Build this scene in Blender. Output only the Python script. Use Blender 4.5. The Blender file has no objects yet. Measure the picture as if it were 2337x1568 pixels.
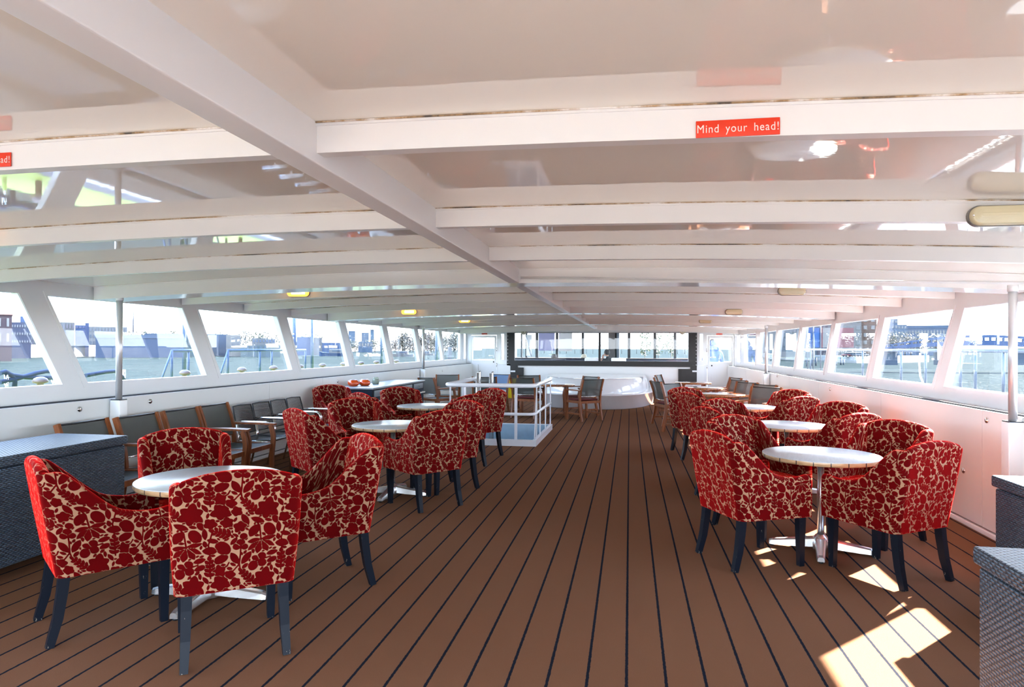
import bpy, math, random
import numpy as np
from mathutils import Vector, Matrix

# ------------------------------------------------------------------ camera, sky, sun, exposure
SC = bpy.context.scene
COL = SC.collection
F, CX, CY, EYE = 1558.0, 1168.5, 784.0, 1.55
YAW, PITCH, ROLL = math.atan(268.5 / F), math.radians(.36), .004
W_PX, H_PX = 2337, 1568

def cam_basis():
    cy, sy, cp, sp = math.cos(YAW), math.sin(YAW), math.cos(PITCH), math.sin(PITCH)
    fwd = Vector((-sy * cp, cy * cp, sp)); r0 = Vector((cy, sy, 0)); u0 = r0.cross(fwd)
    c, s = math.cos(ROLL), math.sin(ROLL)
    return c * r0 + s * u0, -s * r0 + c * u0, fwd
RR, UU, FW = cam_basis()
cam_d = bpy.data.cameras.new('camera'); cam = bpy.data.objects.new('camera', cam_d); COL.objects.link(cam)
cam_d.sensor_width = 36.0; cam_d.lens = F / W_PX * 36.0; cam_d.sensor_fit = 'HORIZONTAL'
cam_d.clip_start = .02; cam_d.clip_end = 5000
cam.matrix_world = Matrix(((RR.x, UU.x, -FW.x, 0), (RR.y, UU.y, -FW.y, 0), (RR.z, UU.z, -FW.z, EYE), (0, 0, 0, 1)))
SC.camera = cam

SUN_E, SKY_S, EXPO = 48.0, 5.8, 1.2
world = bpy.data.worlds.new('world'); SC.world = world; world.use_nodes = True
wt = world.node_tree; bg = wt.nodes['Background']
SUN_DIR = Vector((1.145, 1.225, 1.0)).normalized()
_tc = wt.nodes.new('ShaderNodeTexCoord'); _sx = wt.nodes.new('ShaderNodeSeparateXYZ'); _rp = wt.nodes.new('ShaderNodeValToRGB')
wt.links.new(_tc.outputs['Generated'], _sx.inputs[0]); wt.links.new(_sx.outputs[2], _rp.inputs[0]); wt.links.new(_rp.outputs[0], bg.inputs[0])
for _p, _c in ((0.0, (.86, .93, 1.0)), (.18, (.72, .86, 1.0)), (.75, (.36, .58, .98))):
    _e = _rp.color_ramp.elements.new(_p); _e.color = (*_c, 1)
for _e in [e for e in _rp.color_ramp.elements if e.position in (0.0, 1.0)][::-1][:1]: _e.color = (.3, .52, .95, 1)
_rp.color_ramp.elements[0].color = (.86, .93, 1.0, 1)
bg.inputs[1].default_value = SKY_S
sun_d = bpy.data.lights.new('sun', 'SUN'); sun_d.energy = SUN_E; sun_d.angle = math.radians(.6); sun_d.color = (1, .93, .82)
sun = bpy.data.objects.new('sun', sun_d); COL.objects.link(sun)
sun.rotation_euler = SUN_DIR.to_track_quat('Z', 'Y').to_euler(); sun.location = (20, 20, 30)
SC.view_settings.view_transform = 'Standard'; SC.view_settings.look = 'None'
SC.view_settings.exposure = EXPO; SC.view_settings.gamma = 1.0; SC.view_settings.use_curve_mapping = False
SC.cycles.use_denoising = True
SC.cycles.max_bounces = 10; SC.cycles.diffuse_bounces = 5; SC.cycles.glossy_bounces = 4
SC.cycles.transparent_max_bounces = 12; SC.cycles.caustics_reflective = False; SC.cycles.caustics_refractive = False
SC.cycles.sample_clamp_indirect = 6.0

# ------------------------------------------------------------------ helpers
def tag(o, label=None, cat=None, group=None, kind=None):
    if label: o['label'] = label
    if cat: o['category'] = cat
    if group: o['group'] = group
    if kind: o['kind'] = kind
    return o

def thing(name, label, cat, loc=(0, 0, 0), rz=0.0, group=None):
    o = bpy.data.objects.new(name, None); COL.objects.link(o)
    o.location = loc; o.rotation_euler = (0, 0, rz); o.empty_display_size = .1
    return tag(o, label, cat, group)

def copy_tree(o, parent=None):
    c = o.copy(); COL.objects.link(c)
    if parent is not None: c.parent = parent
    for ch in list(o.children): copy_tree(ch, c)
    return c

def put(proto, first, loc, rz, label, group=None):
    o = proto if first else copy_tree(proto)
    o.location = loc; o.rotation_euler = (0, 0, rz); o['label'] = label
    if group: o['group'] = group
    return o

class MB:
    """collects shapes; build() links them as one mesh object"""
    def __init__(s): s.v = []; s.f = []; s.sm = []
    def add(s, vs, fs, smooth=False):
        n = len(s.v); s.v += [tuple(p) for p in vs]
        for f in fs: s.f.append([i + n for i in f]); s.sm.append(smooth)
        return s
    def box(s, x0, x1, y0, y1, z0, z1, m=None):
        vs = [Vector((x, y, z)) for x in (x0, x1) for y in (y0, y1) for z in (z0, z1)]
        if m is not None: vs = [m @ p for p in vs]
        return s.add(vs, [(0, 1, 3, 2), (4, 6, 7, 5), (0, 4, 5, 1), (2, 3, 7, 6), (0, 2, 6, 4), (1, 5, 7, 3)])
    def rbox(s, x0, x1, y0, y1, z0, z1, r=.01, m=None, seg=2):
        """box with rounded edges"""
        c = Vector(((x0 + x1) / 2, (y0 + y1) / 2, (z0 + z1) / 2)); h = Vector((abs(x1 - x0) / 2, abs(y1 - y0) / 2, abs(z1 - z0) / 2))
        r = min(r, h.x * .99, h.y * .99, h.z * .99); inn = h - Vector((r, r, r))
        # project a subdivided cube whose coordinates hold corner fractions
        def axis(i): return [(-i, t) for t in np.linspace(-1, 0, seg + 1)] + [(i, t) for t in np.linspace(0, 1, seg + 1)]
        for ax in range(3):
            a1, a2 = (ax + 1) % 3, (ax + 2) % 3
            A, B = axis(inn[a1]), axis(inn[a2])
            for sg in (-1, 1):
                vs = []
                for (ia, ta) in A:
                    for (ib, tb) in B:
                        d = [0, 0, 0]; d[ax] = sg; d[a1] = math.tan(ta * math.pi / 4); d[a2] = math.tan(tb * math.pi / 4)
                        d = Vector(d).normalized() * r; p = [0, 0, 0]
                        p[ax] = sg * inn[ax]; p[a1] = ia; p[a2] = ib
                        q = c + Vector(p) + d; vs.append(m @ q if m is not None else q)
                nb = len(B); fs = []
                for i in range(len(A) - 1):
                    for j in range(nb - 1):
                        q = (i * nb + j, (i + 1) * nb + j, (i + 1) * nb + j + 1, i * nb + j + 1)
                        fs.append(q if sg > 0 else q[::-1])
                s.add(vs, fs, True)
        return s
    def tube(s, pts, r, seg=10, cap=True, closed=False, flat=None):
        pts = [Vector(p) for p in pts]; n = len(pts); rs = r if isinstance(r, (list, tuple)) else [r] * n
        vs = []; up = None
        for i, p in enumerate(pts):
            a = pts[i - 1] if (i > 0 or closed) else p; b = pts[(i + 1) % n] if (i < n - 1 or closed) else p
            t = (b - a).normalized()
            if up is None:
                up = Vector((0, 0, 1)) if abs(t.z) < .9 else Vector((0, 1, 0))
            e1 = (up - t * up.dot(t)).normalized(); e2 = t.cross(e1); up = e1
            fa, fb = flat if flat else (1, 1)
            for k in range(seg):
                a_ = 2 * math.pi * k / seg
                vs.append(p + e1 * math.cos(a_) * rs[i] * fa + e2 * math.sin(a_) * rs[i] * fb)
        fs = []
        for i in range(n if closed else n - 1):
            for k in range(seg):
                i2 = (i + 1) % n
                fs.append((i * seg + k, i * seg + (k + 1) % seg, i2 * seg + (k + 1) % seg, i2 * seg + k))
        s.add(vs, fs, True)
        if cap and not closed:
            n0 = len(s.v) - len(vs)
            s.f.append([n0 + k for k in range(seg)][::-1]); s.sm.append(False)
            s.f.append([n0 + (n - 1) * seg + k for k in range(seg)]); s.sm.append(False)
        return s
    def bar(s, pts, w, h, up=(0, 0, 1)):
        """rectangular section swept along pts; w across, h along up"""
        pts = [Vector(p) for p in pts]; n = len(pts); vs = []; up = Vector(up)
        ws = w if isinstance(w, (list, tuple)) else [w] * n; hs = h if isinstance(h, (list, tuple)) else [h] * n
        for i, p in enumerate(pts):
            t = (pts[min(i + 1, n - 1)] - pts[max(i - 1, 0)]).normalized()
            e1 = t.cross(up).normalized(); e2 = e1.cross(t)
            for a, b in ((-1, -1), (1, -1), (1, 1), (-1, 1)): vs.append(p + e1 * a * ws[i] / 2 + e2 * b * hs[i] / 2)
        fs = [(0, 3, 2, 1), tuple(4 * (n - 1) + k for k in range(4))]
        for i in range(n - 1):
            for k in range(4): fs.append((4 * i + k, 4 * i + (k + 1) % 4, 4 * i + 4 + (k + 1) % 4, 4 * i + 4 + k))
        return s.add(vs, fs)
    def lathe(s, prof, seg=32, c=(0, 0, 0), smooth=True):
        vs = []; fs = []; n = len(prof)
        for k in range(seg):
            a = 2 * math.pi * k / seg
            for r, z in prof: vs.append((c[0] + r * math.cos(a), c[1] + r * math.sin(a), c[2] + z))
        for k in range(seg):
            k2 = (k + 1) % seg
            for i in range(n - 1): fs.append((k * n + i, k2 * n + i, k2 * n + i + 1, k * n + i + 1))
        return s.add(vs, fs, smooth)
    def prism(s, poly, d0, d1, axis='y'):
        n = len(poly); vs = []
        for d in (d0, d1):
            for a, b in poly: vs.append({'y': (a, d, b), 'x': (d, a, b), 'z': (a, b, d)}[axis])
        fs = [list(range(n))[::-1], list(range(n, 2 * n))]
        for i in range(n): fs.append((i, (i + 1) % n, n + (i + 1) % n, n + i))
        return s.add(vs, fs)
    def ring(s, outer, inner, d0, d1, axis='x'):
        n = len(outer); vs = []
        f = {'y': lambda a, b, d: (a, d, b), 'x': lambda a, b, d: (d, a, b), 'z': lambda a, b, d: (a, b, d)}[axis]
        for d in (d0, d1):
            for a, b in outer: vs.append(f(a, b, d))
            for a, b in inner: vs.append(f(a, b, d))
        fs = []
        for i in range(n):
            j = (i + 1) % n
            fs += [(i, j, n + j, n + i), (2 * n + i, 3 * n + i, 3 * n + j, 2 * n + j), (i, 2 * n + i, 2 * n + j, j), (n + i, n + j, 3 * n + j, 3 * n + i)]
        return s.add(vs, fs)
    def ball(s, c, r, sc=(1, 1, 1), seg=16, rings=10):
        vs = []; fs = []
        for i in range(rings + 1):
            t = math.pi * i / rings
            for k in range(seg):
                a = 2 * math.pi * k / seg
                vs.append((c[0] + r * sc[0] * math.sin(t) * math.cos(a), c[1] + r * sc[1] * math.sin(t) * math.sin(a), c[2] + r * sc[2] * math.cos(t)))
        for i in range(rings):
            for k in range(seg): fs.append((i * seg + k, (i + 1) * seg + k, (i + 1) * seg + (k + 1) % seg, i * seg + (k + 1) % seg))
        return s.add(vs, fs, True)
    def build(s, name, mat, parent=None, loc=None, rz=None, weld=False):
        me = bpy.data.meshes.new(name); me.from_pydata(s.v, [], s.f); me.update()
        me.polygons.foreach_set('use_smooth', s.sm)
        import bmesh
        bm = bmesh.new(); bm.from_mesh(me)
        if weld: bmesh.ops.remove_doubles(bm, verts=bm.verts, dist=1e-5)
        bmesh.ops.recalc_face_normals(bm, faces=bm.faces); bm.to_mesh(me); bm.free()
        o = bpy.data.objects.new(name, me); COL.objects.link(o)
        if mat: me.materials.append(mat)
        if parent is not None: o.parent = parent
        if loc is not None: o.location = loc
        if rz is not None: o.rotation_euler = (0, 0, rz)
        return o

def struct(mb, name, mat, parent=None):
    o = mb.build(name, mat, parent)
    if parent is None: o['kind'] = 'structure'
    return o

def arc(c, r, a0, a1, n, plane='xy', z=0):
    out = []
    for k in range(n + 1):
        a = math.radians(a0 + (a1 - a0) * k / n); u, v = c[0] + r * math.cos(a), c[1] + r * math.sin(a)
        out.append({'xy': (u, v, z), 'xz': (u, z, v), 'yz': (z, u, v)}[plane])
    return out

def ray(px, py): return FW + RR * ((px - CX) / F) + UU * ((CY - py) / F)
def at(px, py, x=None, y=None, z=None):
    """the point seen at a pixel of the photograph, on one plane of the place"""
    d = ray(px, py)
    t = x / d.x if x is not None else (y / d.y if y is not None else (z - EYE) / d.z)
    return Vector((0, 0, EYE)) + d * t

# ------------------------------------------------------------------ materials
def mat(name):
    m = bpy.data.materials.new(name); m.use_nodes = True
    nt = m.node_tree; return m, nt, nt.nodes['Principled BSDF']
def setp(b, **k):
    al = {'col': 'Base Color', 'rough': 'Roughness', 'metal': 'Metallic', 'ior': 'IOR', 'spec': 'Specular IOR Level', 'trans': 'Transmission Weight',
          'sheen': 'Sheen Weight', 'sheenr': 'Sheen Roughness', 'sheent': 'Sheen Tint', 'coat': 'Coat Weight', 'coatr': 'Coat Roughness',
          'emit': 'Emission Color', 'emits': 'Emission Strength', 'alpha': 'Alpha', 'sss': 'Subsurface Weight'}
    for a, v in k.items():
        if a in ('col', 'sheent', 'emit') and len(v) == 3: v = (*v, 1)
        b.inputs[al[a]].default_value = v
def nd(nt, t, **k):
    n = nt.nodes.new('ShaderNode' + t)
    for a, v in k.items(): setattr(n, a, v)
    return n
def mth(nt, op, a, b=None, c=None, clamp=False):
    n = nt.nodes.new('ShaderNodeMath'); n.operation = op; n.use_clamp = clamp
    for i, v in enumerate((a, b, c)):
        if v is None: continue
        if isinstance(v, (int, float)): n.inputs[i].default_value = v
        else: nt.links.new(v, n.inputs[i])
    return n.outputs[0]
def mixc(nt, fac, a, b):
    n = nt.nodes.new('ShaderNodeMix'); n.data_type = 'RGBA'
    for i, v in ((0, fac), (6, a), (7, b)):
        if isinstance(v, (int, float)): n.inputs[i].default_value = v
        elif isinstance(v, tuple): n.inputs[i].default_value = (*v, 1) if len(v) == 3 else v
        else: nt.links.new(v, n.inputs[i])
    return n.outputs[2]
def noise(nt, scale, detail=3, vec=None, rough=.5):
    n = nd(nt, 'TexNoise'); n.inputs['Scale'].default_value = scale; n.inputs['Detail'].default_value = detail; n.inputs['Roughness'].default_value = rough
    if vec is not None: nt.links.new(vec, n.inputs['Vector'])
    return n.outputs[0]
def bump(nt, b, height, strength=.2, dist=.01):
    n = nd(nt, 'Bump'); n.inputs['Strength'].default_value = strength; n.inputs['Distance'].default_value = dist
    nt.links.new(height, n.inputs['Height']); nt.links.new(n.outputs[0], b.inputs['Normal'])
def objco(nt): return nd(nt, 'TexCoord').outputs['Object']
def scaled(nt, vec, s):
    n = nd(nt, 'Mapping'); nt.links.new(vec, n.inputs['Vector']); n.inputs['Scale'].default_value = s; return n.outputs[0]
def ramp(nt, fac, stops):
    n = nd(nt, 'ValToRGB'); el = n.color_ramp.elements
    while len(el) < len(stops): el.new(.5)
    for e, (p, c) in zip(el, stops): e.position = p; e.color = (*c, 1)
    nt.links.new(fac, n.inputs[0]); return n.outputs[0]

def simple(name, col, rough=.5, metal=0, var=0, vscale=8, **k):
    m, nt, b = mat(name); setp(b, col=col, rough=rough, metal=metal, **k)
    if var:
        f = noise(nt, vscale, 4, objco(nt))
        nt.links.new(mixc(nt, mth(nt, 'MULTIPLY', f, 1.0), tuple(c * (1 - var) for c in col), tuple(min(1, c * (1 + var)) for c in col)), b.inputs['Base Color'])
    return m

def m_paint(name, col, rough=.3, wav=.0, dirt=.06):
    m, nt, b = mat(name); setp(b, rough=rough)
    oc = objco(nt)
    f = noise(nt, 1.3, 5, oc)
    nt.links.new(mixc(nt, f, tuple(c * (1 - dirt) for c in col), col), b.inputs['Base Color'])
    if wav:
        h = noise(nt, 6, 3, scaled(nt, oc, (1.2, 5, 1)))
        bump(nt, b, h, wav, .004)
    return m

def m_carpet():
    m, nt, b = mat('teak_look_carpet'); setp(b, rough=1, spec=.03)
    oc = nd(nt, 'TexCoord').outputs['Object']
    sx = nd(nt, 'SeparateXYZ'); nt.links.new(oc, sx.inputs[0])
    jag = noise(nt, 45, 2, oc)
    x = mth(nt, 'ADD', sx.outputs[0], mth(nt, 'MULTIPLY', mth(nt, 'SUBTRACT', jag, .5), .007))
    fr = mth(nt, 'FRACT', mth(nt, 'DIVIDE', mth(nt, 'ADD', x, .01 + 100 * .1818), .1818))
    d = mth(nt, 'ABSOLUTE', mth(nt, 'SUBTRACT', mth(nt, 'FRACT', mth(nt, 'ADD', fr, .5)), .5))
    line = mth(nt, 'SUBTRACT', 1, mth(nt, 'MULTIPLY', mth(nt, 'SUBTRACT', d, .034), 90, clamp=True), clamp=True)
    fine = noise(nt, 420, 2, oc); big = noise(nt, 2.2, 4, oc)
    brown = mixc(nt, fine, (.122, .052, .027), (.285, .138, .078))
    brown = mixc(nt, mth(nt, 'MULTIPLY', big, .5), brown, (.19, .10, .058))
    nt.links.new(mixc(nt, line, brown, (.013, .016, .026)), b.inputs['Base Color'])
    bump(nt, b, fine, .6, .004)
    return m

def m_velvet():
    m = bpy.data.materials.new('leaf_velvet'); m.use_nodes = True; nt = m.node_tree
    b = nt.nodes['Principled BSDF']; out = nt.nodes['Material Output']
    setp(b, col=(.17, .0035, .008), rough=.85, spec=.04, sheen=1.0, sheenr=.34, sheent=(1, .015, .010))
    a = nd(nt, 'Attribute'); a.attribute_name = 'leaf'
    oc = objco(nt); fz = noise(nt, 160, 2, oc)
    d = mth(nt, 'ADD', mth(nt, 'SUBTRACT', a.outputs['Fac'], .0021), mth(nt, 'MULTIPLY', mth(nt, 'SUBTRACT', fz, .5), .0012))
    k = mth(nt, 'MULTIPLY_ADD', d, 900, .5, clamp=True)       # 1 in the ground cloth, 0 in a leaf
    nap = noise(nt, 14, 3, oc)
    nt.links.new(mixc(nt, nap, (.058, .0005, .0012), (.125, .0009, .0018)), b.inputs['Base Color'])
    g = nd(nt, 'BsdfPrincipled'); setp(g, col=(.37, .195, .115), rough=.6, spec=.15, sheen=.7, sheenr=.28, sheent=(1, .04, .03))
    mx = nd(nt, 'MixShader'); nt.links.new(k, mx.inputs[0]); nt.links.new(b.outputs[0], mx.inputs[1]); nt.links.new(g.outputs[0], mx.inputs[2])
    sh = nd(nt, 'BsdfSheen'); sh.distribution = 'ASHIKHMIN'; sh.inputs['Color'].default_value = (.38, .006, .006, 1); sh.inputs['Roughness'].default_value = .38
    ad_ = nd(nt, 'AddShader'); nt.links.new(mx.outputs[0], ad_.inputs[0]); nt.links.new(sh.outputs[0], ad_.inputs[1]); nt.links.new(ad_.outputs[0], out.inputs[0])
    hb = nd(nt, 'Bump'); hb.inputs['Strength'].default_value = .35; hb.inputs['Distance'].default_value = .002; hb.invert = True
    nt.links.new(k, hb.inputs['Height']); nt.links.new(hb.outputs[0], b.inputs['Normal'])
    return m

def m_wood(name, c0, c1, rough=.35, sc=(1, 1, 14), coat=0):
    m, nt, b = mat(name); setp(b, rough=rough, coat=coat, coatr=.15)
    oc = objco(nt)
    f = noise(nt, 9, 5, scaled(nt, oc, (sc[0] * 3, sc[1] * 3, sc[2] * .12)), .6)
    nt.links.new(ramp(nt, f, [(.3, c0), (.7, c1)]), b.inputs['Base Color'])
    bump(nt, b, f, .08, .002)
    return m

def m_blackleg():
    m, nt, b = mat('black_lacquered_wood'); setp(b, rough=.42, spec=.25)
    oc = objco(nt); s = nd(nt, 'SeparateXYZ'); nt.links.new(oc, s.inputs[0])
    sc = noise(nt, 55, 4, scaled(nt, oc, (1, 1, .35)), .7)
    low = mth(nt, 'MULTIPLY', mth(nt, 'SUBTRACT', .06, s.outputs[2]), 16, clamp=True)
    worn = mth(nt, 'MULTIPLY', mth(nt, 'GREATER_THAN', mth(nt, 'ADD', sc, mth(nt, 'MULTIPLY', low, .12)), .70), 1)
    nt.links.new(mixc(nt, worn, (.003, .006, .013), (.25, .21, .16)), b.inputs['Base Color'])
    return m

def m_tabletop():
    m, nt, b = mat('pale_laminate'); setp(b, rough=.3, coat=.15, coatr=.2)
    oc = objco(nt); f = noise(nt, 5, 5, scaled(nt, oc, (14, 1.2, 1)), .6)
    nt.links.new(ramp(nt, f, [(.3, (.52, .57, .60)), (.7, (.61, .66, .69))]), b.inputs['Base Color'])
    return m
def m_tableedge():
    m, nt, b = mat('edge_wood'); setp(b, rough=.35, coat=.3, coatr=.1)
    oc = objco(nt); s = nd(nt, 'SeparateXYZ'); nt.links.new(oc, s.inputs[0])
    fr = mth(nt, 'FRACT', mth(nt, 'DIVIDE', mth(nt, 'ADD', s.outputs[0], 5), .115))
    ln = mth(nt, 'LESS_THAN', fr, .06)
    f = noise(nt, 7, 4, scaled(nt, oc, (2, 2, 14)))
    nt.links.new(mixc(nt, ln, ramp(nt, f, [(.3, (.42, .25, .12)), (.7, (.66, .45, .26))]), (.03, .025, .03)), b.inputs['Base Color'])
    return m

def m_wicker():
    m, nt, b = mat('grey_wicker'); setp(b, rough=.38, spec=.6)
    uv = nd(nt, 'UVMap').outputs[0]
    s = nd(nt, 'SeparateXYZ'); nt.links.new(uv, s.inputs[0])
    u, v = s.outputs[0], s.outputs[1]
    row = mth(nt, 'FLOOR', mth(nt, 'DIVIDE', v, .0125))
    par = mth(nt, 'MODULO', row, 2)
    cu = mth(nt, 'ADD', mth(nt, 'DIVIDE', u, .036), mth(nt, 'MULTIPLY', par, .5))
    fu = mth(nt, 'FRACT', cu); fv = mth(nt, 'FRACT', mth(nt, 'DIVIDE', v, .0125))
    over = mth(nt, 'SINE', mth(nt, 'MULTIPLY', fu, math.pi))                 # strand rises over the stake and dives behind the next
    rib = mth(nt, 'SINE', mth(nt, 'MULTIPLY', fv, math.pi))
    h = mth(nt, 'MULTIPLY', mth(nt, 'POWER', over, .6), mth(nt, 'POWER', rib, .5))
    nz = noise(nt, 30, 3, uv)
    shade = mth(nt, 'MULTIPLY', h, mth(nt, 'ADD', .6, mth(nt, 'MULTIPLY', nz, .7)), clamp=True)
    nt.links.new(ramp(nt, shade, [(.0, (.006, .010, .018)), (.45, (.032, .050, .078)), (.95, (.095, .145, .21))]), b.inputs['Base Color'])
    bump(nt, b, h, 1.0, .006)
    return m

def m_sling(name, col, al=.84):
    m, nt, b = mat(name); setp(b, col=col, rough=.55)
    oc = objco(nt); w = noise(nt, 300, 1, oc)
    nt.links.new(mixc(nt, w, tuple(c * .7 for c in col), tuple(c * 1.3 for c in col)), b.inputs['Base Color'])
    b.inputs['Alpha'].default_value = al
    return m

def m_glass(name, tint=(.96, .98, 1), refl=1.0):
    m = bpy.data.materials.new(name); m.use_nodes = True; nt = m.node_tree; nt.nodes.remove(nt.nodes['Principled BSDF'])
    tr = nd(nt, 'BsdfTransparent'); tr.inputs[0].default_value = (*tint, 1)
    gl = nd(nt, 'BsdfGlossy'); gl.inputs['Roughness'].default_value = .01; gl.inputs[0].default_value = (1, 1, 1, 1)
    fr = nd(nt, 'Fresnel'); ge = nd(nt, 'NewGeometry'); nt.links.new(mth(nt, 'MULTIPLY_ADD', ge.outputs['Backfacing'], 1 / 1.45 - 1.45, 1.45), fr.inputs[0])
    mx = nd(nt, 'MixShader'); nt.links.new(mth(nt, 'MULTIPLY', fr.outputs[0], refl), mx.inputs[0])
    nt.links.new(tr.outputs[0], mx.inputs[1]); nt.links.new(gl.outputs[0], mx.inputs[2])
    nt.links.new(mx.outputs[0], nt.nodes['Material Output'].inputs[0])
    return m

def m_emit(name, col, s):
    m, nt, b = mat(name); setp(b, col=col, emit=col, emits=s, rough=.3); return m

def m_perf():
    """black plastic with a grid of punched holes"""
    m, nt, b = mat('perforated_black_plastic'); setp(b, col=(.012, .013, .016), rough=.4)
    uv = nd(nt, 'UVMap').outputs[0]
    s = nd(nt, 'SeparateXYZ'); nt.links.new(uv, s.inputs[0])
    def cell(x): return mth(nt, 'SUBTRACT', mth(nt, 'FRACT', mth(nt, 'DIVIDE', x, .017)), .5)
    a, c = cell(s.outputs[0]), cell(s.outputs[1])
    r = mth(nt, 'SQRT', mth(nt, 'ADD', mth(nt, 'MULTIPLY', a, a), mth(nt, 'MULTIPLY', c, c)))
    nt.links.new(mth(nt, 'GREATER_THAN', r, .27), b.inputs['Alpha'])
    return m

M = {}
M['ceil'] = m_paint('gloss_ceiling_paint', (.95, .90, .81), .02, .022, .03)
M['beam'] = m_paint('white_beam_paint', (.82, .80, .785), .28)
M['beamgloss'] = m_paint('glossy_beam_paint', (.86, .84, .825), .1, .1)
M['wall'] = m_paint('white_wall_paint', (.87, .885, .90), .22)
M['panel'] = m_paint('white_wall_panel', (.86, .885, .89), .3)
M['gap'] = simple('dark_gap', (.02, .022, .03), .6)
M['carpet'] = m_carpet()
M['velvet'] = m_velvet()
M['leg'] = m_blackleg()
M['poleal'] = simple('brushed_pole', (.72, .73, .75), .3, .55)
M['alu'] = simple('polished_aluminium', (.88, .89, .91), .27, .9)
M['chrome'] = simple('chrome', (.85, .86, .88), .08, 1)
M['top'] = m_tabletop(); M['edge'] = m_tableedge()
M['wicker'] = m_wicker()
M['teak'] = m_wood('oiled_teak', (.13, .034, .008), (.30, .088, .022), .4, (1, 1, 1), .08)
M['sling'] = m_sling('grey_sling_mesh', (.05, .062, .06))
M['slingpale'] = m_sling('pale_grey_sling_mesh', (.10, .105, .10), .72)
M['slingblue'] = m_sling('blue_sling_mesh', (.035, .12, .28), .95)
M['black'] = simple('black_plastic', (.012, .013, .016), .4)
M['frameblack'] = simple('black_window_frame', (.012, .013, .015), .45, var=.3)
M['perf'] = m_perf()
M['rail'] = simple('white_rail_paint', (.78, .80, .86), .25)
M['wellblue'] = simple('blue_grey_deck_paint', (.34, .48, .60), .5, var=.15)
M['glass'] = m_glass('window_glass', (.985, .99, 1), .6)
M['red'] = simple('sign_red', (.75, .035, .004), .4)
M['signtext'] = simple('sign_lettering', (.82, .72, .66), .5)
M['yellow'] = simple('yellow_plastic', (.85, .62, .02), .4)
M['ink'] = simple('black_ink', (.02, .02, .02), .6)
M['redink'] = simple('red_ink', (.6, .03, .02), .6)
M['lens'] = simple('cream_lens', (.72, .64, .42), .12, coat=.6)
M['lampbase'] = simple('grey_lamp_base', (.18, .17, .16), .35)
M['lit'] = m_emit('lit_lens', (1, .40, .045), 1.6)
M['hot'] = m_emit('lit_tube', (1, .72, .28), 9.0)
M['cream'] = simple('cream_plastic', (.66, .60, .45), .4)
M['cushion'] = simple('red_seat_cushion', (.12, .012, .014), .85, var=.4, vscale=30)
M['cabinet'] = simple('dark_blue_cabinet', (.010, .017, .034), .6, spec=.15)
M['drawer'] = simple('grey_drawer', (.16, .20, .24), .4)
M['cabtop'] = simple('steel_worktop', (.30, .33, .37), .35, .2)

# ------------------------------------------------------------------ the saloon shell
XL, XR, YB, YF = -5.2, 3.12, -1.6, 21.5
PL, PR = -5.0, 2.93                      # inner faces of the low wall panels
BEAM_Y0, BEAM_DY = 1.973, 1.315
XC = -1.0
def zb(x): return 2.15 - .0064 * (x - XC) ** 2
def zc(x): return zb(x) + .095

# floor with the stair opening
WX0, WX1, WY0, WY1 = -2.90, -1.50, 10.68, 12.90
fl = MB()
for x0, x1, y0, y1 in ((XL - .1, WX0, YB, YF + .1), (WX1, XR + .1, YB, YF + .1), (WX0, WX1, YB, WY0), (WX0, WX1, WY1, YF + .1)):
    fl.box(x0, x1, y0, y1, -.08, 0)
struct(fl, 'floor', M['carpet'])

# ceiling: cambered skin
c = MB(); xs = np.linspace(XL - .15, XR + .15, 25); ys = np.linspace(YB, YF, 9); vs = []
for x in xs:
    for y in ys: vs.append((x, y, zc(x)))
fs = [(i * 9 + j, i * 9 + j + 1, (i + 1) * 9 + j + 1, (i + 1) * 9 + j) for i in range(24) for j in range(8)]
c.add(vs, fs, True); n = len(vs)
c.add([(x, y, z + .06) for x, y, z in vs], [f[::-1] for f in fs], True)
struct(c, 'ceiling', M['ceil'])

def cross_beam(y, w, depth, gloss=False, x0=XL + .02, x1=XR - .02, n=18):
    b = MB(); vs = []
    for k in range(n + 1):
        x = x0 + (x1 - x0) * k / n; t = zc(x) + .01; l = zc(x) - depth
        vs += [(x, y, l), (x, y + w, l), (x, y + w, t), (x, y, t)]
    fs = [(0, 3, 2, 1), tuple(4 * n + k for k in range(4))]
    for k in range(n):
        for j in range(4): fs.append((4 * k + j, 4 * k + (j + 1) % 4, 4 * k + 4 + (j + 1) % 4, 4 * k + 4 + j))
    b.add(vs, fs)
    if gloss is False:       # the welded lip along the top of the face
        vs = []
        for k in range(n + 1):
            x = x0 + (x1 - x0) * k / n; t = zc(x) - .004; vs += [(x, y - .006, t - .008), (x, y, t - .008), (x, y, t), (x, y - .006, t)]
        b.add(vs, fs)
    o = struct(b, 'ceiling_beam', M['beam'])
    if depth < .12:
        j = MB(); vs = []
        for k in range(n + 1):
            x = x0 + (x1 - x0) * k / n; t = zc(x) - .0005; vs += [(x, y - .011, t - .004), (x, y - .004, t - .004), (x, y - .004, t), (x, y - .011, t)]
        j.add(vs, fs[:2] + [(4 * k + q, 4 * k + (q + 1) % 4, 4 * k + 4 + (q + 1) % 4, 4 * k + 4 + q) for k in range(n) for q in range(4)]); j.build('stained_joint', M['joint'], o)
    return o
def m_joint():
    m, nt, b = mat('stained_joint'); setp(b, rough=.7)
    f = noise(nt, 3.0, 6, objco(nt), .75)
    nt.links.new(ramp(nt, f, [(.42, (.80, .76, .72)), (.53, (.42, .27, .14)), (.62, (.06, .045, .035))]), b.inputs['Base Color']); return m
M['joint'] = m_joint()
for i in range(1, 15):
    y = BEAM_Y0 + BEAM_DY * (i - 1)
    deep = (i % 4 == 0)
    o = cross_beam(y - (.02 if deep else 0), .36 if deep else .05, .128 if deep else .095)
    if deep: o.data.materials.clear(); o.data.materials.append(M['beamgloss'])
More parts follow.
